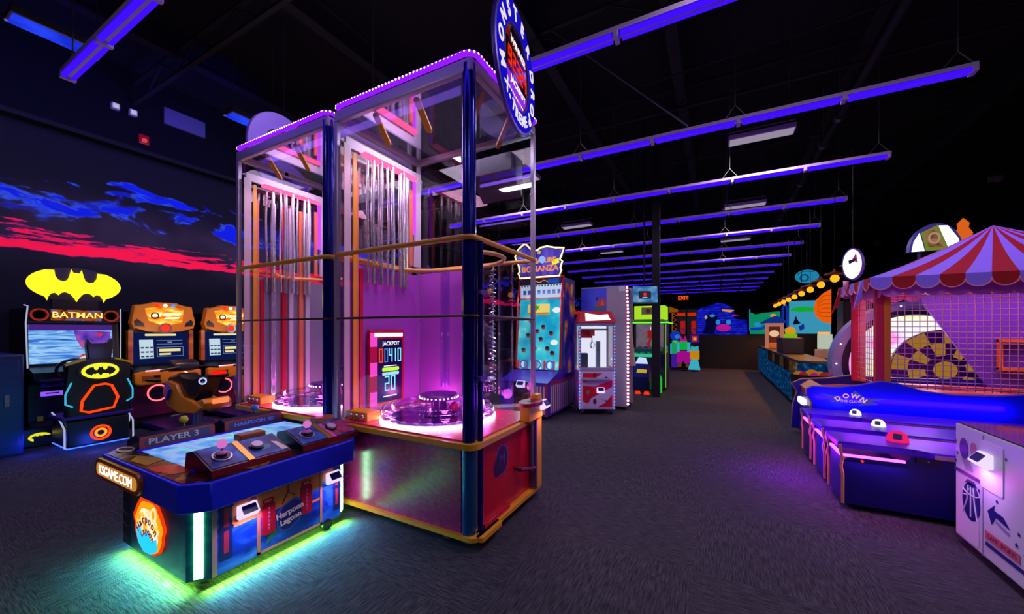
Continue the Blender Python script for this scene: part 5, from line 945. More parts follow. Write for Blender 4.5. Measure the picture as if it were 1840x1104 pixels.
for x0, l in ((-1.2, 'black vending cabinet with red lit header, nearer the lime-roofed claw machine'), (-.82, 'black vending cabinet with red lit header, nearer the blue brick mural')):
    t = thing('vending_cabinet', l, 'vending machine', (x0, 16.3, 0), 'red lit vending cabinets'); b = MB(); b.box(x0 - .17, x0 + .17, 16.05, 16.6, 0, 2.3, BLACK); b.build('body', t); f = FMY(16.049)
    b = MB(); b.plate(f, rect(x0 - .15, x0 + .15, 2.05, 2.18), .02, E('header_red', 'd82a08', .8)); b.build('header', t, 'red lit header'); b = MB(); b.plate(f, rect(x0 - .02, x0 + .15, 1.36, 1.86), .01, noise_mat('vend_art', [(.35, '500808'), (.5, 'd02010'), (.65, '3a1a60'), (.75, 'e0d0c0')], 5, (1, 1, 1), .7)); b.build('lit_window', t, 'red lit window'); b = MB(); b.plate(f, rect(x0 - .14, x0 - .05, 1.3, 1.6), .01, M('vend_dark', '2a0a0a', .4)); b.build('keypad', t)
b = MB(); b.tube([(-1.5, 15.9, 1.45 + .09 * k) for k in range(9)], .02, E('sign_orange_d', 'a85a10', .6), 6); b.cyl((-1.5, 15.93, 0), (-1.5, 15.93, 1.5), .02, BLACK, 6)
b.tube([(-1.5 + (.16 if k % 2 else 0), 15.9, 1.45 + .09 * k) for k in range(9)], .02, E('sign_orange_d', ''), 6); b.plate(FMY(15.9), [(-1.6, 2.2), (-1.3, 2.2), (-1.3, 2.3), (-1.6, 2.42)], .05, E('sign_orange_d', '')); solo(b, 'lattice_sign', 'dim orange zigzag lattice sign right of the lime-roofed claw machine', 'sign', (-1.5, 15.9, 1.4))
t = thing('exit_sign', 'small orange red EXIT sign hanging far down the hall', 'exit sign', (-1.4, 20, 3.05)); b = MB(); b.box(-1.65, -1.15, 20, 20.06, 2.93, 3.17, M('exit_box', '1a0804', .5), .01); b.build('housing', t); b = MB(); b.text(FMY(19.999), 'EXIT', -1.4, 3.05, .25, E('exit_red', 'ff5a1c', 1.5), .004, .001, bold=.003, sx=.9); b.flat(FMY(19.999), rect(-1.64, -1.16, 2.94, 3.16), E('exit_glow', '4a1406', .8), .0003); b.build('lettering', t); b = MB(); b.cyl((-1.4, 20.03, 3.17), (-1.4, 20.03, 5.98), .01, STEEL, 6); b.build('hanger_rod', t)
# ---------------------------------------------------------------- painted cut-out murals standing on the partition
t = thing('brick_mural', 'bright blue brick mural cutout standing on the dark far partition', 'mural', (.1, 17, 1.34))
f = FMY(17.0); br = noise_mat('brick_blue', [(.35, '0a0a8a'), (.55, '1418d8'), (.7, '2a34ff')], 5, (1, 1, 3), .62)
o = [(-.7, 1.34), (-.72, 1.8), (-.66, 2.3), (-.5, 2.42), (-.2, 2.48), (.05, 2.58), (.3, 2.52), (.5, 2.4), (.62, 2.2), (.6, 1.95), (1.02, 1.9), (1.05, 1.34)]
b = MB(); b.plate(f, o, .05, br); b.build('board', t); b = MB()
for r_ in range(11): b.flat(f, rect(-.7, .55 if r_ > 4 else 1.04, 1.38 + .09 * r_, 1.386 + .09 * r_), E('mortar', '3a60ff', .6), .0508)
b.build('brick_joints', t)
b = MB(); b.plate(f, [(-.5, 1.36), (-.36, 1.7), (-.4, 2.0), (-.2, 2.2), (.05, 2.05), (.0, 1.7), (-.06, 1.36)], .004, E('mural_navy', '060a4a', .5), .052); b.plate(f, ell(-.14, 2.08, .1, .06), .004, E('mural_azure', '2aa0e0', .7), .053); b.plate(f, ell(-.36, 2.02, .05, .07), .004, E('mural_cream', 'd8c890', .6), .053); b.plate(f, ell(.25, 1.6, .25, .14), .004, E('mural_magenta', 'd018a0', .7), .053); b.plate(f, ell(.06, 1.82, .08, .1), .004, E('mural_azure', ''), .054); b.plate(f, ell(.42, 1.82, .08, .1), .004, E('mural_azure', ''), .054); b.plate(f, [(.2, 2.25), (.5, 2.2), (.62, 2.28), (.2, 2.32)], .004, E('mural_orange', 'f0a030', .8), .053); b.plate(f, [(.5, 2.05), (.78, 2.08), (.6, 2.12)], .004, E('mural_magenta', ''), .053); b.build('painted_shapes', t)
t = thing('green_mural', 'green and teal reef mural cutout right of the blue brick mural', 'mural', (1.5, 16.9, 1.34)); f = FMY(16.94)
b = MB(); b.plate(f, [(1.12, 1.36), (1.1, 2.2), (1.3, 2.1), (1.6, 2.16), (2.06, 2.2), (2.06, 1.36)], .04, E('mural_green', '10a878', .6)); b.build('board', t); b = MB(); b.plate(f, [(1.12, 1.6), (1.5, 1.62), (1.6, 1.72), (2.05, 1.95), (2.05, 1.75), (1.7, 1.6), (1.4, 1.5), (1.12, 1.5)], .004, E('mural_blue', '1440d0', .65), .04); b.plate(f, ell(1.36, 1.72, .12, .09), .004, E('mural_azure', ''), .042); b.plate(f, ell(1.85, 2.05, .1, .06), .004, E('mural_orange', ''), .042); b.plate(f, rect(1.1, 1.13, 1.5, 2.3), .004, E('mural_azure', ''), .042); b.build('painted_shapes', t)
t = thing('lagoon_mural', 'aqua lagoon mural with a big orange shell above the counter back', 'mural', (2.8, 16, 1.4)); f = FMY(16.0)
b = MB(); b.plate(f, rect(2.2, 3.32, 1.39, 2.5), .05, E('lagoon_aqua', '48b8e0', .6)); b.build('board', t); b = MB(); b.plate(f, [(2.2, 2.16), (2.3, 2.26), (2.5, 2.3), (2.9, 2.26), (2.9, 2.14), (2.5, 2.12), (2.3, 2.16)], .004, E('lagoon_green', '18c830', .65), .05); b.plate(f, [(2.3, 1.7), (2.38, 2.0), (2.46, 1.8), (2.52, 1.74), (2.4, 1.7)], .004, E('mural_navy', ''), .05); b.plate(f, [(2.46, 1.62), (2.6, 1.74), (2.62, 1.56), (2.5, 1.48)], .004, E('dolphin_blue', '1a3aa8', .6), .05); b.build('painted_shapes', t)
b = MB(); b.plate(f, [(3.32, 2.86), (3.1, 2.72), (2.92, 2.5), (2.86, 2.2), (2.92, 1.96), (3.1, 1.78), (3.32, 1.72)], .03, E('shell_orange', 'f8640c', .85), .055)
for k in range(6): b.tube([f.p(3.32, 1.95 + .14 * k, .088), f.p(3.12, 1.95 + .1 * k + .04 * k, .088), f.p(2.95, 2.05 + .07 * k, .088)], .01, E('shell_line', 'c83c08', .8), 5)
b.build('orange_shell', t, 'orange ribbed shell')
b = MB(); b.plate(f, rect(2.2, 3.32, 1.3, 1.39), .1, BLACK); b.build('lower_ledge', t)
for s in (2.25, 3.27):
    b = MB(); b.box(s - .03, s + .03, 16.0, 16.06, 0, 1.3, BLACK); b.build('support_post', t)
b = MB(); b.ball((2.31, 13.73, 3.06), .26, E('shell_cyan', '28a0d0', .6), (1.1, .5, .75), 18); b.torus(Fr((2.31, 13.6, 3.06), (1, 0, 0), (0, 0, 1)), -.08, -.05, .09, .02, E('shell_cyan_dark', '0a5a90', .5)); b.tube([(2.05, 13.7, 3.1), (2.2, 13.6, 3.2), (2.45, 13.6, 3.18)], .012, E('shell_cyan_dark', ''), 5); b.cyl((2.31, 13.73, 3.2), (2.31, 13.73, 5.98), .006, STEEL, 5); solo(b, 'hanging_shell', 'cyan spiral shell ornament hanging above the pendant lamps', 'ornament', (2.31, 13.73, 3.06))
b = MB(); b.tube([(2.12, 16.87, 0), (2.14, 16.87, 2.3), (2.2, 16.87, 2.5), (2.26, 16.87, 2.3), (2.28, 16.87, 1.35)], .04, E('coral_blue', '1a3ac0', .6), 8); b.tube([(2.1, 16.87, 1.5), (2.32, 16.87, 1.55)], .05, E('coral_teal', '18a080', .6), 6); b.tube([(2.18, 16.86, 2.4), (2.2, 16.86, 2.6)], .03, E('mural_cream', ''), 6); solo(b, 'coral_ornament', 'blue branching coral ornament beside the aqua lagoon mural', 'ornament', (2.2, 16.87, 0))
# ---------------------------------------------------------------- prize counter
t = thing('prize_counter', 'long blue speckled prize counter with lit display windows along the aisle', 'counter', (1.6, 12, 0)); SPK = noise_mat('speckled_blue', [(.4, '0a3a8a'), (.58, '1470c0'), (.66, '50b8f0')], 14, (1, 1, 1), .2, .4, 4)
b = MB(); b.box(1.33, 1.8, 8.6, 16.2, .1, .62, SPK); b.box(1.33, 1.8, 13.4, 16.2, .62, .9, SPK); b.box(1.7, 1.8, 8.6, 13.4, .62, .9, SPK); b.box(1.33, 1.7, 8.6, 8.75, .62, .9, SPK); b.build('body', t); b = MB(); b.box(1.4, 1.75, 8.7, 16.1, 0, .1, BLACK); b.build('plinth', t)
b = MB(); b.box(1.31, 1.85, 8.55, 16.25, .9, .95, M('counter_top', '181420', .3), .01); b.build('worktop', t)
for k in range(3):
    ya = 9.0 + 1.45 * k; b = MB(); b.box(1.42, 1.69, ya, ya + 1.35, .63, .89, noise_mat('prize_tan', [(.35, '4a3420'), (.55, '8a6a3a'), (.7, 'd0b070')], 6, (1, 1, 1), .5)); b.build('display_window', t, 'lit tan display window'); b = MB(); b.box(1.33, 1.42, ya + 1.35, ya + 1.45, .62, .9, BLACK); b.build('window_post', t); b = MB(); b.box(1.34, 1.346, ya, ya + 1.35, .63, .89, CLEAR); b.build('glass_pane', t)
t = thing('back_counter', 'low blue back counter under the aqua lagoon mural', 'counter', (3.0, 14.5, 0)); b = MB(); b.box(2.1, 4.2, 12.2, 12.7, 0, .75, noise_mat('back_blue', [(.35, '0a2a5a'), (.7, '1450a0')], 5, (1, 1, 1), .12, .4)); b.build('body', t); b = MB(); b.box(2.06, 4.24, 12.15, 12.75, .75, .79, M('counter_top', '')); b.build('worktop', t)
t = thing('treat_kiosk', 'copper-lit arched treat kiosk with blue roof at the counter end', 'kiosk', (1.58, 14.2, .95)); COP = E('copper_glow', 'd88a70', .6)
b = MB(); b.box(1.36, 1.42, 14.0, 14.4, .95, 1.7, COP); b.box(1.74, 1.8, 14.0, 14.4, .95, 1.7, COP); b.box(1.42, 1.74, 14.34, 14.4, .95, 1.7, M('copper_back', '6a3a2a', .4)); b.box(1.36, 1.8, 14.0, 14.4, 1.62, 1.72, COP); b.build('arch_body', t, 'copper glowing arch body'); b = MB(); b.box(1.42, 1.74, 14.05, 14.34, .95, 1.12, M('popcorn_bin', 'b87a4a', .5), .02); b.ball((1.58, 14.2, 1.4), .13, E('kettle_glow', 'ffd0a0', .8), (1, 1, .8), 14); b.build('warming_bin', t)
b = MB(); b.bevprism([(1.2, 13.95, 1.72), (1.42, 13.95, 1.86), (1.62, 13.95, 1.95), (1.84, 13.95, 1.8), (1.86, 13.95, 1.72)], (0, .5, 0), E('roof_blue', '1440b0', .5), .02); b.build('roof', t, 'blue wavy roof')
t = thing('till_box', 'dark box with orange and green ornament standing on the prize counter', 'box', (1.58, 11.5, .95)); b = MB(); b.box(1.38, 1.8, 11.0, 11.9, .95, 1.32, M('till_dark', '15121c', .4), .015); b.build('housing', t); b = MB(); b.flat(FMX(1.379), rect(-11.6, -11.1, 1.0, 1.25), M('till_grey', '3a3440', .4)); b.build('panel', t)
b = MB(); b.lathe([(.13, 0), (.14, .08), (.1, .1), (0, .1)], (1.58, 11.3, 1.32), E('fish_green', '90d020', .7), 18); b.ball((1.58, 11.3, 1.48), .11, E('fish_orange', 'f0a020', .8), (1, .7, 1), 14); solo(b, 'toy_ornament', 'small green and orange toy on the dark till box', 'toy', (1.58, 11.3, 1.32))
t = thing('lit_register', 'white lit cash register behind the prize counter', 'register', (2.5, 12.4, .79)); b = MB(); b.box(2.28, 2.62, 12.3, 12.6, .79, 1.0, GREYW, .01); b.build('base', t); b = MB(); b.box(2.3, 2.6, 12.34, 12.4, 1.02, 1.4, E('register_screen', 'd0dcc8', .7), .01); b.box(2.42, 2.48, 12.4, 12.46, .98, 1.2, STEEL); b.build('screen', t); b = MB(); b.box(2.3, 2.55, 12.32, 12.36, 1.4, 1.46, E('register_lamp', 'ffb060', 1.0), .01); b.build('lamp', t)
b = MB(); b.lathe([(0, .0), (.24, .0), (.3, .66), (.285, .66), (.22, .04), (0, .04)], (1.42, 8.05, .1), M('bin_dark', '15101c', .4), 28); b.lathe([(0, 0), (.2, 0), (.2, .1), (0, .1)], (1.42, 8.05, 0), BLACK, 24); bn = solo(b, 'round_bin', 'dark round bin of magenta and orange balls before the prize counter', 'bin', (1.42, 8.05, 0))
BALLS = [('magenta', 'd8188a'), ('red', 'b02a20'), ('gold', 'c88a2a')]
for k in range(9):
    c, h = BALLS[(k * 2) % 3 if k < 6 else k % 3]; a = k * math.pi / 4; rr = .19 if k < 8 else 0; b = MB(); b.ball((0, 0, 0), .07 if k < 8 else .1, E('ball_' + c, h, .5), n=14); b.torus(Fr((0, 0, 0), (1, 0, 0), (0, 1, 0)), 0, 0, .07 if k < 8 else .1, .004, E('ball_seam', 'e0c060', .6), 0, 20, 5)
    px, py = 1.42 + rr * math.cos(a), 8.05 + rr * math.sin(a); o = b.build('play_ball'); o.location = (px, py, .73 if k < 8 else .74); tag(o, c + ' play ball with a gold seam in the dark round bin', 'ball', 'play balls in the round bin')
t = thing('speaker_cabinet', 'dark red cabinet behind the arched wheel game', 'cabinet', (3.1, 12.9, 0)); b = MB(); b.box(3.0, 3.7, 13.2, 13.8, .0, 2.3, M('cab_dim_red', '2a1418', .5), .01); b.build('body', t); b = MB(); b.flat(FMY(13.199), rect(3.05, 3.65, 1.6, 2.25), M('cab_dim_panel', '3a2228', .5)); b.build('panel', t)
# pendant lamps over the counter
BULB = E('amber_bulb', 'ffa41c', 1.5)
def pendant(x, y):
    t = thing('pendant_lamp', 'x', 'pendant lamp', (x, y, 2.45), 'amber pendant lamps over the prize counter')
    b = MB(); b.cyl((x, y, 2.6), (x, y, 5.98), .006, BLACK, 5); b.build('cord', t); b = MB(); b.lathe([(.02, .17), (.03, .13), (.16, .085), (.165, .075), (.03, .1)], (x, y, 2.45), M('shade_copper', '8a3a20', .4, .5), 22); b.build('shade', t, 'copper disc shade'); b = MB(); b.ball((x, y, 2.45), .07, BULB, n=14); b.build('bulb', t, 'glowing amber bulb')
    return t
p0 = None
for k in range(10):
    y = 7.83 + 1.1 * k; lab = ['amber pendant lamp touching the white oval clown sign', 'second amber pendant lamp from the white oval clown sign', 'third amber pendant lamp from the oval clown sign', 'fourth amber pendant lamp from the oval clown sign', 'fifth amber pendant lamp from the oval clown sign', 'sixth amber pendant lamp from the oval clown sign', 'seventh amber pendant lamp from the oval clown sign', 'eighth amber pendant lamp from the oval clown sign', 'ninth amber pendant lamp from the oval clown sign', 'farthest and smallest amber pendant lamp of the counter row'][k]
    if p0 is None: p0 = pendant(1.9, y); p0['label'] = lab
    else: dup(p0, (1.9 + .012 * k, y, 2.45), lab)
    spot('pendant_light', (1.9 + .012 * k, y, 2.37), 25 if k < 2 else 110, 'ff9a20', 2.5, .06)

# ---------------------------------------------------------------- striped tent ball game
t = thing('tent_ball_game', 'blue ball throwing game under a red and violet striped tent with rope net', 'arcade machine', (2.5, 6.5, 0))
GB = M('game_blue', '0c10e8', .28); GBD = M('game_blue_dark', '0a1a8a', .35)
ya, yb = 6.0, 6.97
top = [(1.0, .76), (1.06, .80), (1.3, .80), (1.5, .84), (1.7, .90), (1.85, .88), (2.05, .81), (2.3, .785), (2.6, .80), (2.9, .84), (4.0, .84)]
f = FMY(ya); b = MB(); b.plate(f, [(1.02, .06), (4.0, .06)] + top[::-1] + [(1.0, .7), (1.06, .6), (1.03, .4)], .05, GB); sp = b.build('near_side_board', t, 'bright blue wavy side board')
b = MB(); b.tube([f.p(x, y, .025) for x, y in top + [(4.0, .86)]], .012, M('edge_violet', '6a50c0', .4), 6); b.tube([f.p(1.0, .76, .025), f.p(1.0, .7, .025), f.p(1.055, .6, .025), f.p(1.025, .4, .025), f.p(1.015, .06, .025)], .012, TAN, 6); b.build('edge_moulding', sp)
b = MB(); f2 = FMY(ya - .051); SV = E('burst_violet', '5a58d8', .5); b.flat(f2, [(1.12, .73), (1.28, .66), (1.22, .62), (1.38, .64), (1.5, .6), (1.68, .63), (1.6, .66), (1.74, .7), (1.56, .69), (1.46, .78), (1.42, .71), (1.3, .69)], SV); b.flat(f2, ell(1.42, .655, .12, .06), M('burst_core', '3028a8', .4), .001); LT = E('down_pink', 'f0a8d8', 1.0); b.arc_text(f2, 'DOWN', 1.42, .52, .19, 128, 52, .075, LT, k=.002, depth=.002, bold=.002); b.text(f2, 'THE CLOWN', 1.44, .645, .04, E('down_gold', 'd8b040', .9), .001, .002); b.build('lettering', sp, 'starburst with pink lettering')
f = FMY(yb); b = MB(); b.plate(f, [(.98, .06), (3.9, .06), (3.9, .9), (2.0, .86), (1.68, .87), (1.4, .81), (1.1, .78), (.99, .72), (1.05, .6), (1.0, .4)], .05, GBD); fb = b.build('far_side_board', t); b = MB(); b.tube([f.p(x, y, .025) for x, y in ((.99, .06), (1.0, .4), (1.05, .6), (.985, .72), (1.1, .785), (1.4, .815), (1.68, .875))], .01, TAN, 6); b.build('edge_moulding', fb)
b = MB(); b.box(1.06, 4.0, ya, yb - .05, .45, .62, GBD); b.build('lane_bed', t); b = MB(); b.prism([(1.1, ya, .62), (1.1, ya, .7), (1.8, ya, .76), (4.0, ya, .8), (4.0, ya, .62)], (0, yb - ya - .05, 0), noise_mat('lane_art', [(.35, '5a3a8a'), (.5, 'c04a40'), (.62, 'e89a70'), (.75, 'c0a8d8')], 3, (1, 1, 1), 0, .3)); b.build('lane_top', t, 'red and pale painted lane')
b = MB(); b.prism([(1.08, ya + .0, .7), (1.2, ya, .79), (1.14, ya, .62)], (0, yb - ya - .05, 0), TAN); b.build('lane_lip', t, 'tan lane lip')
b = MB(); b.box(1.06, 1.1, ya + .05, yb - .1, .06, .45, GBD); b.build('end_panel', t); b = MB(); b.box(1.0, 1.06, ya + .3, ya + .6, .5, .58, E('end_lamp', 'c8c8ff', 2.5), .02); b.build('end_lamp', t, 'white end lamp')
PR = M('post_red', 'd82a48', .35); PO = M('post_orange', 'e87a28', .4)
for px, py, l in ((1.72, ya + .02, 'near'), (1.72, yb - .08, 'far'), (3.9, ya + .02, ''), (3.9, yb - .08, '')):
    b = MB(); b.box(px - .06, px + .015, py - .03, py + .05, .8, 2.05, PR, .012); b.box(px + .015, px + .075, py - .03, py + .05, .8, 2.05, PO, .008); b.build('tent_post', t, 'red and orange tent post')
b = MB(); b.box(1.72, 3.9, ya + .0, ya + .04, 1.96, 2.05, PO); b.box(1.7, 1.76, ya, yb, 1.96, 2.05, PO); b.box(1.72, 3.9, yb - .1, yb - .06, 1.96, 2.05, PO); b.build('tent_beam', t, 'orange tent beam')
# rope net
NET = M('net_rope', 'd8a0b8', .6)
def net(fr, x0, x1, z0f, z1, step, name):
    b = MB(); k = 0; x = x0
    while x <= x1 + 1e-6:
        b.tube([fr.p(x, z0f(x), 0), fr.p(x, z1, 0)], .004, NET, 4); x += step
    z = .86
    while z < z1:
        b.tube([fr.p(x0, z, 0), fr.p(x1, z, 0)], .004, NET, 4); z += step
    return b.build(name, t, 'pale pink rope net')
net(FMY(ya - .0), 1.79, 3.87, lambda x: .83, 1.96, .062, 'front_net'); net(FMX(1.71), -(yb - .1), -(ya + .08), lambda x: .83, 1.96, .07, 'side_net')
# inside boards: slanted violet board, small shelf targets
b = MB(); b.plate(FMY(yb - .06), [(2.34, 1.95), (2.36, 1.86), (2.94, .8), (3.88, .8), (3.88, 1.95)], .03, M('violet_board', '6a48d0', .45)); b.build('violet_board', t, 'slanted violet back board')
b = MB(); b.box(3.0, 3.85, 6.72, 6.86, 1.02, 1.05, ORANGE); b.box(3.0, 3.04, 6.82, 6.86, 1.0, 1.4, ORANGE); b.box(3.0, 3.85, 6.74, 6.86, 1.36, 1.39, ORANGE); b.build('target_shelf', t, 'orange target shelves')
b = MB(); b.box(1.76, 3.88, ya + .05, ya + .2, .84, .87, M('net_shelf', 'd85a48', .4)); b.build('net_shelf', t, 'coral net ledge')
# tent roof: striped pyramid with scalloped valance
SRED = M('stripe_tent_red', 'ac0010', .6); SVI = M('stripe_tent_violet', '9a7cf0', .6); SPI = M('valance_pink', 'e07ac8', .6)
ex0, ex1, ey0, ey1, ez, ap = 1.56, 4.04, 5.82, 7.1, 2.1, Vector((2.8, 6.46, 2.7)); b = MB()
def edge(a, c, n):
    a = Vector(a); c = Vector(c)
    return [a.lerp(c, i / n) for i in range(n + 1)]
per = edge((ex0, ey0, ez), (ex1, ey0, ez), 13)[:-1] + edge((ex1, ey0, ez), (ex1, ey1, ez), 7)[:-1] + edge((ex1, ey1, ez), (ex0, ey1, ez), 13)[:-1] + edge((ex0, ey1, ez), (ex0, ey0, ez), 7)[:-1]
cen = Vector((2.8, 6.46, ez)); N = len(per)
for i in range(N):
    p, q = per[i], per[(i + 1) % N]; m = SVI if i % 2 == 0 else SRED
    steps = 6; L = []
    for s in range(steps + 1):
        u = s / steps; sag = -.05 * math.sin(math.pi * u)
        L.append([pp.lerp(ap, u) + Vector((0, 0, sag)) for pp in (p, q)])
    for s in range(steps):
        vs = [L[s][0], L[s][1], L[s + 1][1], L[s + 1][0]] if s < steps - 1 else [L[s][0], L[s][1], ap]
        b.prism(vs, (0, 0, .008), m)
b.build('tent_roof', t, 'red and violet striped tent roof'); rf = t.children[-1]
b = MB()
for i in range(N):
    p, q = per[i], per[(i + 1) % N]; m = SVI if i % 2 == 0 else SRED; n = (q - p).normalized().cross(Vector((0, 0, 1)))
    fr = Fr(p, q - p, (0, 0, 1)); w = (q - p).length
    pts = [(0, 0), (0, -.05)] + [(w / 2 - w / 2 * math.cos(math.pi * k / 10), -.05 - .085 * math.sin(math.pi * k / 10)) for k in range(1, 10)] + [(w, -.05), (w, 0)]
    b.plate(fr, pts, .006, m)
    b.tube([fr.p(x, y, .006) for x, y in pts[1:-1]], .006, M('piping_rose', 'f0a0b0', .5), 5)
b.build('valance', rf, 'scalloped striped valance')
b = MB()
for i in range(N):
    p, q = per[i], per[(i + 1) % N]; off = (cen - (p + q) / 2); off.z = 0; off = off.normalized() * .13; fr = Fr(p + off + Vector((0, 0, -.1)), q - p, (0, 0, 1)); w = (q - p).length
    b.plate(fr, [(0, 0), (0, -.05)] + [(w / 2 - w / 2 * math.cos(math.pi * k / 8), -.05 - .07 * math.sin(math.pi * k / 8)) for k in range(1, 8)] + [(w, -.05), (w, 0)], .004, SPI)
b.build('inner_valance', rf, 'pink inner valance')
# oval lit sign at the corner of the tent (plain face)
so = Fr((1.6, 6.55, 2.37), (.86, -.5, 0), (0, 0, 1)); so.uy = Vector((0, 0, 1)); so.n = so.ux.cross(so.uy)
b = MB(); b.plate(so, ell(0, 0, .11, .21, 32), .06, M('sign_shell_violet', '6a4aa0', .4)); os_ = b.build('oval_sign', t, 'white glowing oval sign'); b = MB(); b.plate(so, ell(0, 0, .095, .19, 32), .004, E('oval_white', 'ffe8ff', 2.2), .06); b.build('lit_face', os_)
b = MB(); b.plate(so, [(-.03, .0), (.03, .03), (.05, .08), (.0, .06), (-.04, .05)], .003, M('sign_ink', '201428', .5), .064); b.plate(so, [(.0, .06), (.06, .0), (.04, .14)], .003, M('sign_rose', 'e06a90', .5), .064); b.build('sign_mark', os_)
b = MB(); b.tube([(1.53, 6.6, 2.05), (1.53, 6.6, 2.16)], .03, M('piping_rose', ''), 8); b.build('sign_stem', t); b = MB(); b.prism([(1.54, 6.0, 2.1), (1.46, 6.0, 1.75), (1.54, 6.0, 1.9)], (0, .03, 0), SVI); b.build('corner_ribbon', rf); b = MB(); b.prism([(1.54, 6.9, 2.1), (1.44, 6.9, 1.72), (1.54, 6.9, 1.9)], (0, .03, 0), SRED); b.build('corner_ribbon', rf)
b = MB(); b.ball((2.1, ya - .05, 1.93), .035, E('bulb_cyan', '40b0e0', 1.0), n=12); b.build('cyan_bulb', t)
area('tent_lamp', (2.8, 6.3, 2.0), 1.8, .5, 15, 'ff90d0', (0, .15, -1)); area('tent_front_lamp', (2.6, 5.7, 3.4), 2.2, .4, 14, 'c8a0ff', (0, .5, -1))

# ---------------------------------------------------------------- arched wheel game behind the tent
t = thing('wheel_game', 'big chrome arched wheel game glowing white and pink behind the rope net', 'arcade machine', (2.45, 7.6, 0)); c = Vector((2.45, 7.62, 1.0)); ax = (0, -1, 0)
b = MB(); b.lathe([(.80, 0), (.91, 0), (.915, .03), (.91, .28), (.80, .28)], c, M('arch_chrome', '98a4d8', .3, .25), 64, ax, True); ar = b.build('arch', t, 'chrome arch ring'); b = MB()
for k in range(18):
    a = 2 * math.pi * k / 18; p = c + Vector((.86 * math.cos(a), -.285, .86 * math.sin(a))); b.ball(p, .012, E('arch_dot', 'd8e4ff', 2.2), n=6)
b.build('dot_lights', ar)
b = MB(); b.lathe([(0, .05), (.785, .05), (.785, .09), (0, .09)], c, noise_mat('wheel_lit', [(.32, 'ffb8f0'), (.42, 'f890e8'), (.5, 'f4f0ff'), (.6, 'f0f4d0'), (.68, 'd8e850'), (.78, 'ffffff')], 2.0, (1, 1, 1), 1.1, detail=1), 48, ax); b.build('lit_disc', t, 'glowing white, pink and yellow disc')
dc = Vector((2.78, 7.5, .95)); b = MB(); b.lathe([(0, .0), (.56, .0), (.56, .06), (0, .06)], dc, M('wheel_violet', '5a1c8a', .35), 48, ax); wd = b.build('spin_wheel', t, 'violet and gold chequered wheel'); b = MB(); WG = E('wheel_gold', 'c8902a', .55); fw = Fr(dc + Vector((0, -.0605, 0)), (1, 0, 0), (0, 0, 1))
for ring_i, (r0, r1) in enumerate(((.2, .38), (.38, .55))):
    for k in range(8):
        a0 = 45 * k + 22 * ring_i; a1 = a0 + 24
        b.flat(fw, ell(0, 0, r1, n=5, a0=a0, a1=a1) + ell(0, 0, r0, n=5, a0=a1, a1=a0), WG)
b.flat(fw, ell(0, 0, .12), WG); b.build('wheel_segments', wd)
b = MB(); b.box(1.9, 3.2, 7.4, 7.74, 0, .3, M('cab_black', '')); b.build('base', t); b = MB(); b.box(2.6, 2.85, 7.63, 7.74, .3, 2.62, M('cab_black', '')); b.build('back_column', t); b = MB(); b.lathe([(.72, .28), (.8, .28), (.8, .3), (.72, .3)], c, M('arch_navy', '0a0a3a', .3), 56, ax, True); b.build('inner_rim', t, 'dark inner rim')
fm = FMY(7.6, 2.70, 2.62); fm.ux = Vector((.74, 0, 0)); b = MB(); arch = [(.36 * math.cos(math.radians(a)) * 1.0, .38 * math.sin(math.radians(a))) for a in range(0, 181, 12)]; b.plate(fm, arch, .12, M('topper_blue', '3a3aa0', .4)); tp = b.build('arched_topper', t, 'arched topper with two bright white ends')
b = MB(); b.plate(fm, [(-.33, .0), (-.30, .14), (-.22, .26), (-.15, .0)], .006, E('topper_white', 'fbffe0', 2.0), .12); b.build('lit_end', tp); b = MB(); b.plate(fm, [(.33, .0), (.30, .14), (.16, .33), (.04, .34), (.18, .0)], .006, E('topper_white', ''), .12); b.build('lit_end', tp); b = MB(); b.plate(fm, [(-.2, .26), (.02, .35), (.16, .0), (-.13, .0)], .02, E('topper_olive', '8aa030', .6), .12); b.plate(fm, [(-.17, .24), (-.0, .31), (.1, .04), (-.1, .04)], .022, noise_mat('topper_art', [(.35, '6a3a2a'), (.6, 'c08a60'), (.75, '9a6ab0')], 12, (1, 1, 1), .6), .12); b.torus(fm, -.03, .17, .07, .012, E('topper_ring', 'c8a080', .7), .145); b.build('picture', tp)
area('wheel_glow', (2.2, 7.2, 1.2), .8, .8, 6, 'ffd0f8', (-.3, -1, 0))
b = MB(); b.lathe([(.06, 0), (.09, .02), (.0, .0)], (3.05, 7.69, 2.72), BLACK, 14); b.lathe([(0, 0), (.08, .05), (.09, .12), (.05, .2), (.06, .26), (0, .34)], (3.05, 7.69, 2.74), E('flame_lamp_orange', 'f06a20', .8), 12); b.cyl((3.05, 7.69, 2.6), (3.05, 7.69, 2.74), .02, BLACK, 8); b.build('flame_lamp', t, 'orange flame shaped lamp')

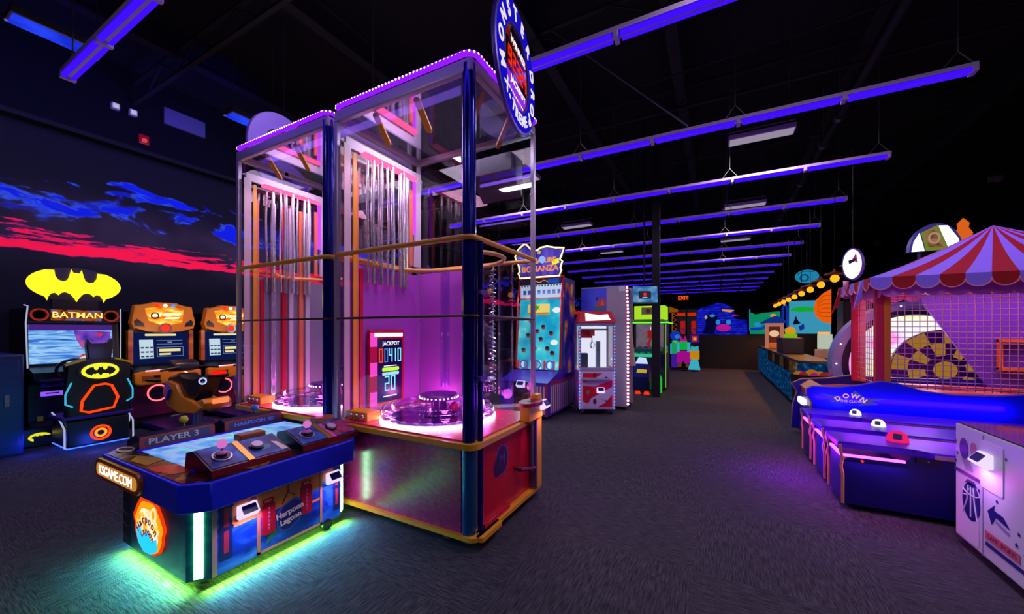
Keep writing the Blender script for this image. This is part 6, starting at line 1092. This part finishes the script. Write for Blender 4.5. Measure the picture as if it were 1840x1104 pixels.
# ---------------------------------------------------------------- three blue throwing consoles
MGL = E('magenta_tube', 'ff66f2', 2.4); CNAVY = M('console_navy', '08085a', .35); CTOP = M('console_violet', '4a0ad0', .34)
def throw_console(y):
    t = thing('throwing_console', 'x', 'game console', (.94, y, 0), 'blue throwing consoles before the striped tent'); xa, L, D = .94, 2.2, .44
    prof = [(0, .05), (0, .42), (.05, .44), (.36, .44), (.42, .5), (L, .5), (L, .05)]
    b = MB(); b.prism([(xa + x, y, z) for x, z in prof], (0, D, 0), CNAVY); b.build('body', t, 'dark navy console body')
    b = MB(); b.bevprism([(xa - .025, y + .06, .5), (xa + .45, y + .06, .5), (xa + .52, y - .01, .5), (xa + L, y - .01, .5), (xa + L, y + D + .02, .5), (xa - .025, y + D + .02, .5)], (0, 0, .05), CTOP, .01); b.build('top', t, 'violet lit top')
    b = MB(); b.box(xa + .0, xa + .38, y - .015, y + .012, .445, .465, MGL, .006); b.build('light_tube', t, 'bright magenta light tube'); b = MB(); b.box(xa - .015, xa + .012, y + .02, y + D - .06, .435, .455, MGL, .006); b.build('light_tube', t, 'bright magenta light tube on the end')
    b = MB(); b.box(xa + .54, xa + L, y - .022, y - .008, .505, .535, M('trim_rose', 'b07a88', .3)); b.build('front_trim', t, 'rose coloured trim')
    for yy in (y, y + D):
        b = MB(); b.tube([(xa - .004, yy, .05), (xa - .004, yy, .3), (xa - .016, yy, .36), (xa - .004, yy, .42), (xa - .02, yy, .5), (xa - .02, yy, .54)], .011, TAN, 6); b.build('edge_moulding', t, 'tan edge moulding')
    b = MB(); b.plate(FMY(y + .001), rect(xa + .44, xa + .58, .46, .5), .02, BLACK); b.ball((xa + .5, y - .02, .48), .012, CHROME, n=8); b.build('latch', t); b = MB(); b.cyl((xa + .12, y - .008, .42), (xa + .12, y, .42), .01, E('lamp_red_small', 'ff3010', 1.2), 8); b.build('indicator', t)
    return t
c0 = throw_console(4.13); c0['label'] = 'blue throwing console closest to the white cabinet, dark navy front in full view'
dup(c0, (.94, 4.73, 0), 'middle blue throwing console between the other two'); dup(c0, (.94, 5.36, 0), 'blue throwing console tucked against the tent game side board')
for y in (4.13, 4.73, 5.36):
    area('console_light', (1.14, y - .03, .43), .36, .03, 1.5, 'ff50f0', (0, -.6, -.8)); area('console_top_light', (1.5, y - .06, .62), .9, .05, .7, 'a010ff', (.1, -.75, -.65)); area('console_end_light', (.9, y + .2, .42), .3, .03, 1.3, 'ff40f0', (-.7, 0, -.7))
point('violet_floor', (.66, 4.8, .4), 26.0, '8a08ff', .1); area('panel_light', (1.9, 5.85, .66), 1.6, .05, 3.0, '6a20ff', (0, .8, -.2))
def dome(x, y, z, m, label, s=1.0):
    t = thing('dome_reader', label, 'card reader', (x, y, z), 'round dome readers on the throwing consoles'); b = MB(); b.lathe([(0, .1 * s), (.035 * s, .092 * s), (.065 * s, .065 * s), (.08 * s, .02 * s), (.08 * s, 0), (0, 0)], (x, y, z), m, 24); b.build('dome', t); b = MB(); q = Fr((x - .02, y - .07 * s, z + .05 * s), (.9, -.2, 0), (.1, .3, .9)); b.plate(q, rrect(-.03 * s, .03 * s, -.025 * s, .03 * s, .01 * s), .012, M('reader_screen', '')); b.build('screen', t)
WD = E('dome_white', 'ece0ff', 1.5)
dome(1.38, 5.6, .55, WD, 'white glowing dome reader below the starburst lettering', .64); dome(1.42, 5.05, .55, WD, 'white glowing dome reader on the middle throwing console', .68); dome(1.37, 4.44, .55, E('dome_red', 'f0206a', 1.0), 'red glowing dome reader on the console nearest the white cabinet', .9)

# ---------------------------------------------------------------- white sports cabinet at the right edge
t = thing('sports_cabinet', 'white sports game cabinet with blue ball emblem at the right edge of the aisle', 'arcade machine', (2.1, 3.2, 0)); SB = M('print_navy', '1a1a78', .35); WCB = M('cabinet_white', 'd2cee0', .35); xa, y1, y0 = 1.5, 3.88, 2.55
b = MB(); b.box(xa, 2.7, y0, y1, .06, .845, WCB, .012); b.build('cabinet', t)
b = MB(); b.plan(rect(xa + .01, 2.69, y0 + .01, y1 - .01), .845, .853, M('gloss_top', '3a2a5a', .05, .2, 1.0)); tp = b.build('glass_top', t, 'dark glossy top'); b = MB(); b.box(1.75, 2.1, 3.0, 3.35, .853, .93, BLACK, .03); b.build('ball_cover', t)
f = FMX(xa - .0005)
b = MB(); b.plate(f, rrect(-3.58, -3.36, .5, .8, .012), .004, M('door_white', 'dcd8ea', .35)); rd = b.build('reader_door', t); b = MB(); b.flat(f, rect(-3.565, -3.555, .06, .83), M('seam_grey', '9a96b8', .4)); b.flat(f, rrect(-3.86, -3.6, .08, .49, .02), M('door_white', ''), .0004); b.build('door_seam', t)
b = MB(); b.flat(f, [(-3.885, .535), (-3.56, .535), (-3.545, .51), (-3.885, .51)], SB, .0012); b.flat(f, rect(-3.53, -2.6, .145, .17), SB, .0012); b.flat(f, rect(-3.535, -3.22, .185, .24), M('label_rose', 'c86078', .5), .0014)
b.text(f, 'GAME SPORTS', -3.38, .212, .04, M('label_dark', '7a2040', .5), .001, .0022, sx=1.05); b.build('stripes', t, 'navy stripes and a rose label')
b = MB(); bc = (-3.685, .355); b.flat(f, ell(bc[0], bc[1], .1, .125, 36), SB, .0012); PW = M('print_white', 'd8d4e8', .35)
for x0_, dx in ((-.03, -.06), (.0, .0), (.03, .04)): b.tube([f.p(bc[0] + x0_, bc[1] + .1, .003), f.p(bc[0] + x0_ * 1.4, bc[1], .003), f.p(bc[0] + x0_ + dx, bc[1] - .1, .003)], .004, PW, 5)
b.tube([f.p(bc[0] + .1 * math.cos(math.radians(a)), bc[1] + .075 + .03 * math.sin(math.radians(a)), .003) for a in range(200, 341, 20)], .004, PW, 5); b.tube([f.p(bc[0] - .1, bc[1] + .02, .003), f.p(bc[0] - .05, bc[1] + .03, .003), f.p(bc[0] - .02, bc[1] + .08, .003)], .004, PW, 5); b.flat(f, [(bc[0] - .07, bc[1] + .11), (bc[0] + .07, bc[1] + .11), (bc[0] + .04, bc[1] + .14), (bc[0] - .04, bc[1] + .14)], SB, .0012); b.build('ball_emblem', t, 'navy ball emblem')
b = MB(); b.flat(f, [(-3.51, .37), (-3.44, .43), (-3.45, .395), (-3.36, .39), (-3.3, .34), (-3.43, .36), (-3.47, .30)], SB, .0012); b.flat(f, [(-3.43, .345), (-3.31, .32), (-3.31, .30), (-3.43, .325)], M('print_grey', '8a86b0', .4), .0012); b.build('arrow_emblem', t, 'navy swoosh arrow')
for x, y in ((-3.87, .72), (-3.85, .64), (-3.87, .58), (-3.25, .28), (-3.23, .35), (-3.18, .25), (-3.17, .33)):
    b = MB(); b.flat(f, star(x, y, .016, .007, 5), SB, .0012); b.build('printed_star', t)
for x, y in ((-3.6, .46), (-3.42, .46), (-3.34, .74)):
    b = MB(); b.flat(f, ell(x, y, .01), SB, .0012); b.build('bolt_cap', t)
b = MB()
b.flat(f, ell(-3.77, .69, .05, .07), M('print_blue_soft', '2a2a90', .4), .0012); b.flat(f, ell(-3.66, .71, .035, .045), M('print_orange', 'b8704a', .4), .0012); b.flat(f, [(-3.8, .62), (-3.7, .62), (-3.66, .56), (-3.74, .55)], M('print_mauve', '9a88b0', .4), .0012); b.build('printed_marks', t)
card_reader(None, t, FMX(xa - .005), -3.5, .685, .11); area('cabinet_fill_light', (.7, 2.3, 3.8), .8, .3, 5, 'c0b0ff', (.45, .5, -1))  # fixtureless fill light aimed at the cabinet
for cy in (y0 + .1, y1 - .12):
    for cx in (xa + .1, 2.6):
        b = MB(); b.cyl((cx, cy - .02, .032), (cx, cy + .02, .032), .032, RUBBER, 12); b.box(cx - .02, cx + .02, cy - .02, cy + .02, .03, .06, STEEL); b.build('caster', t)
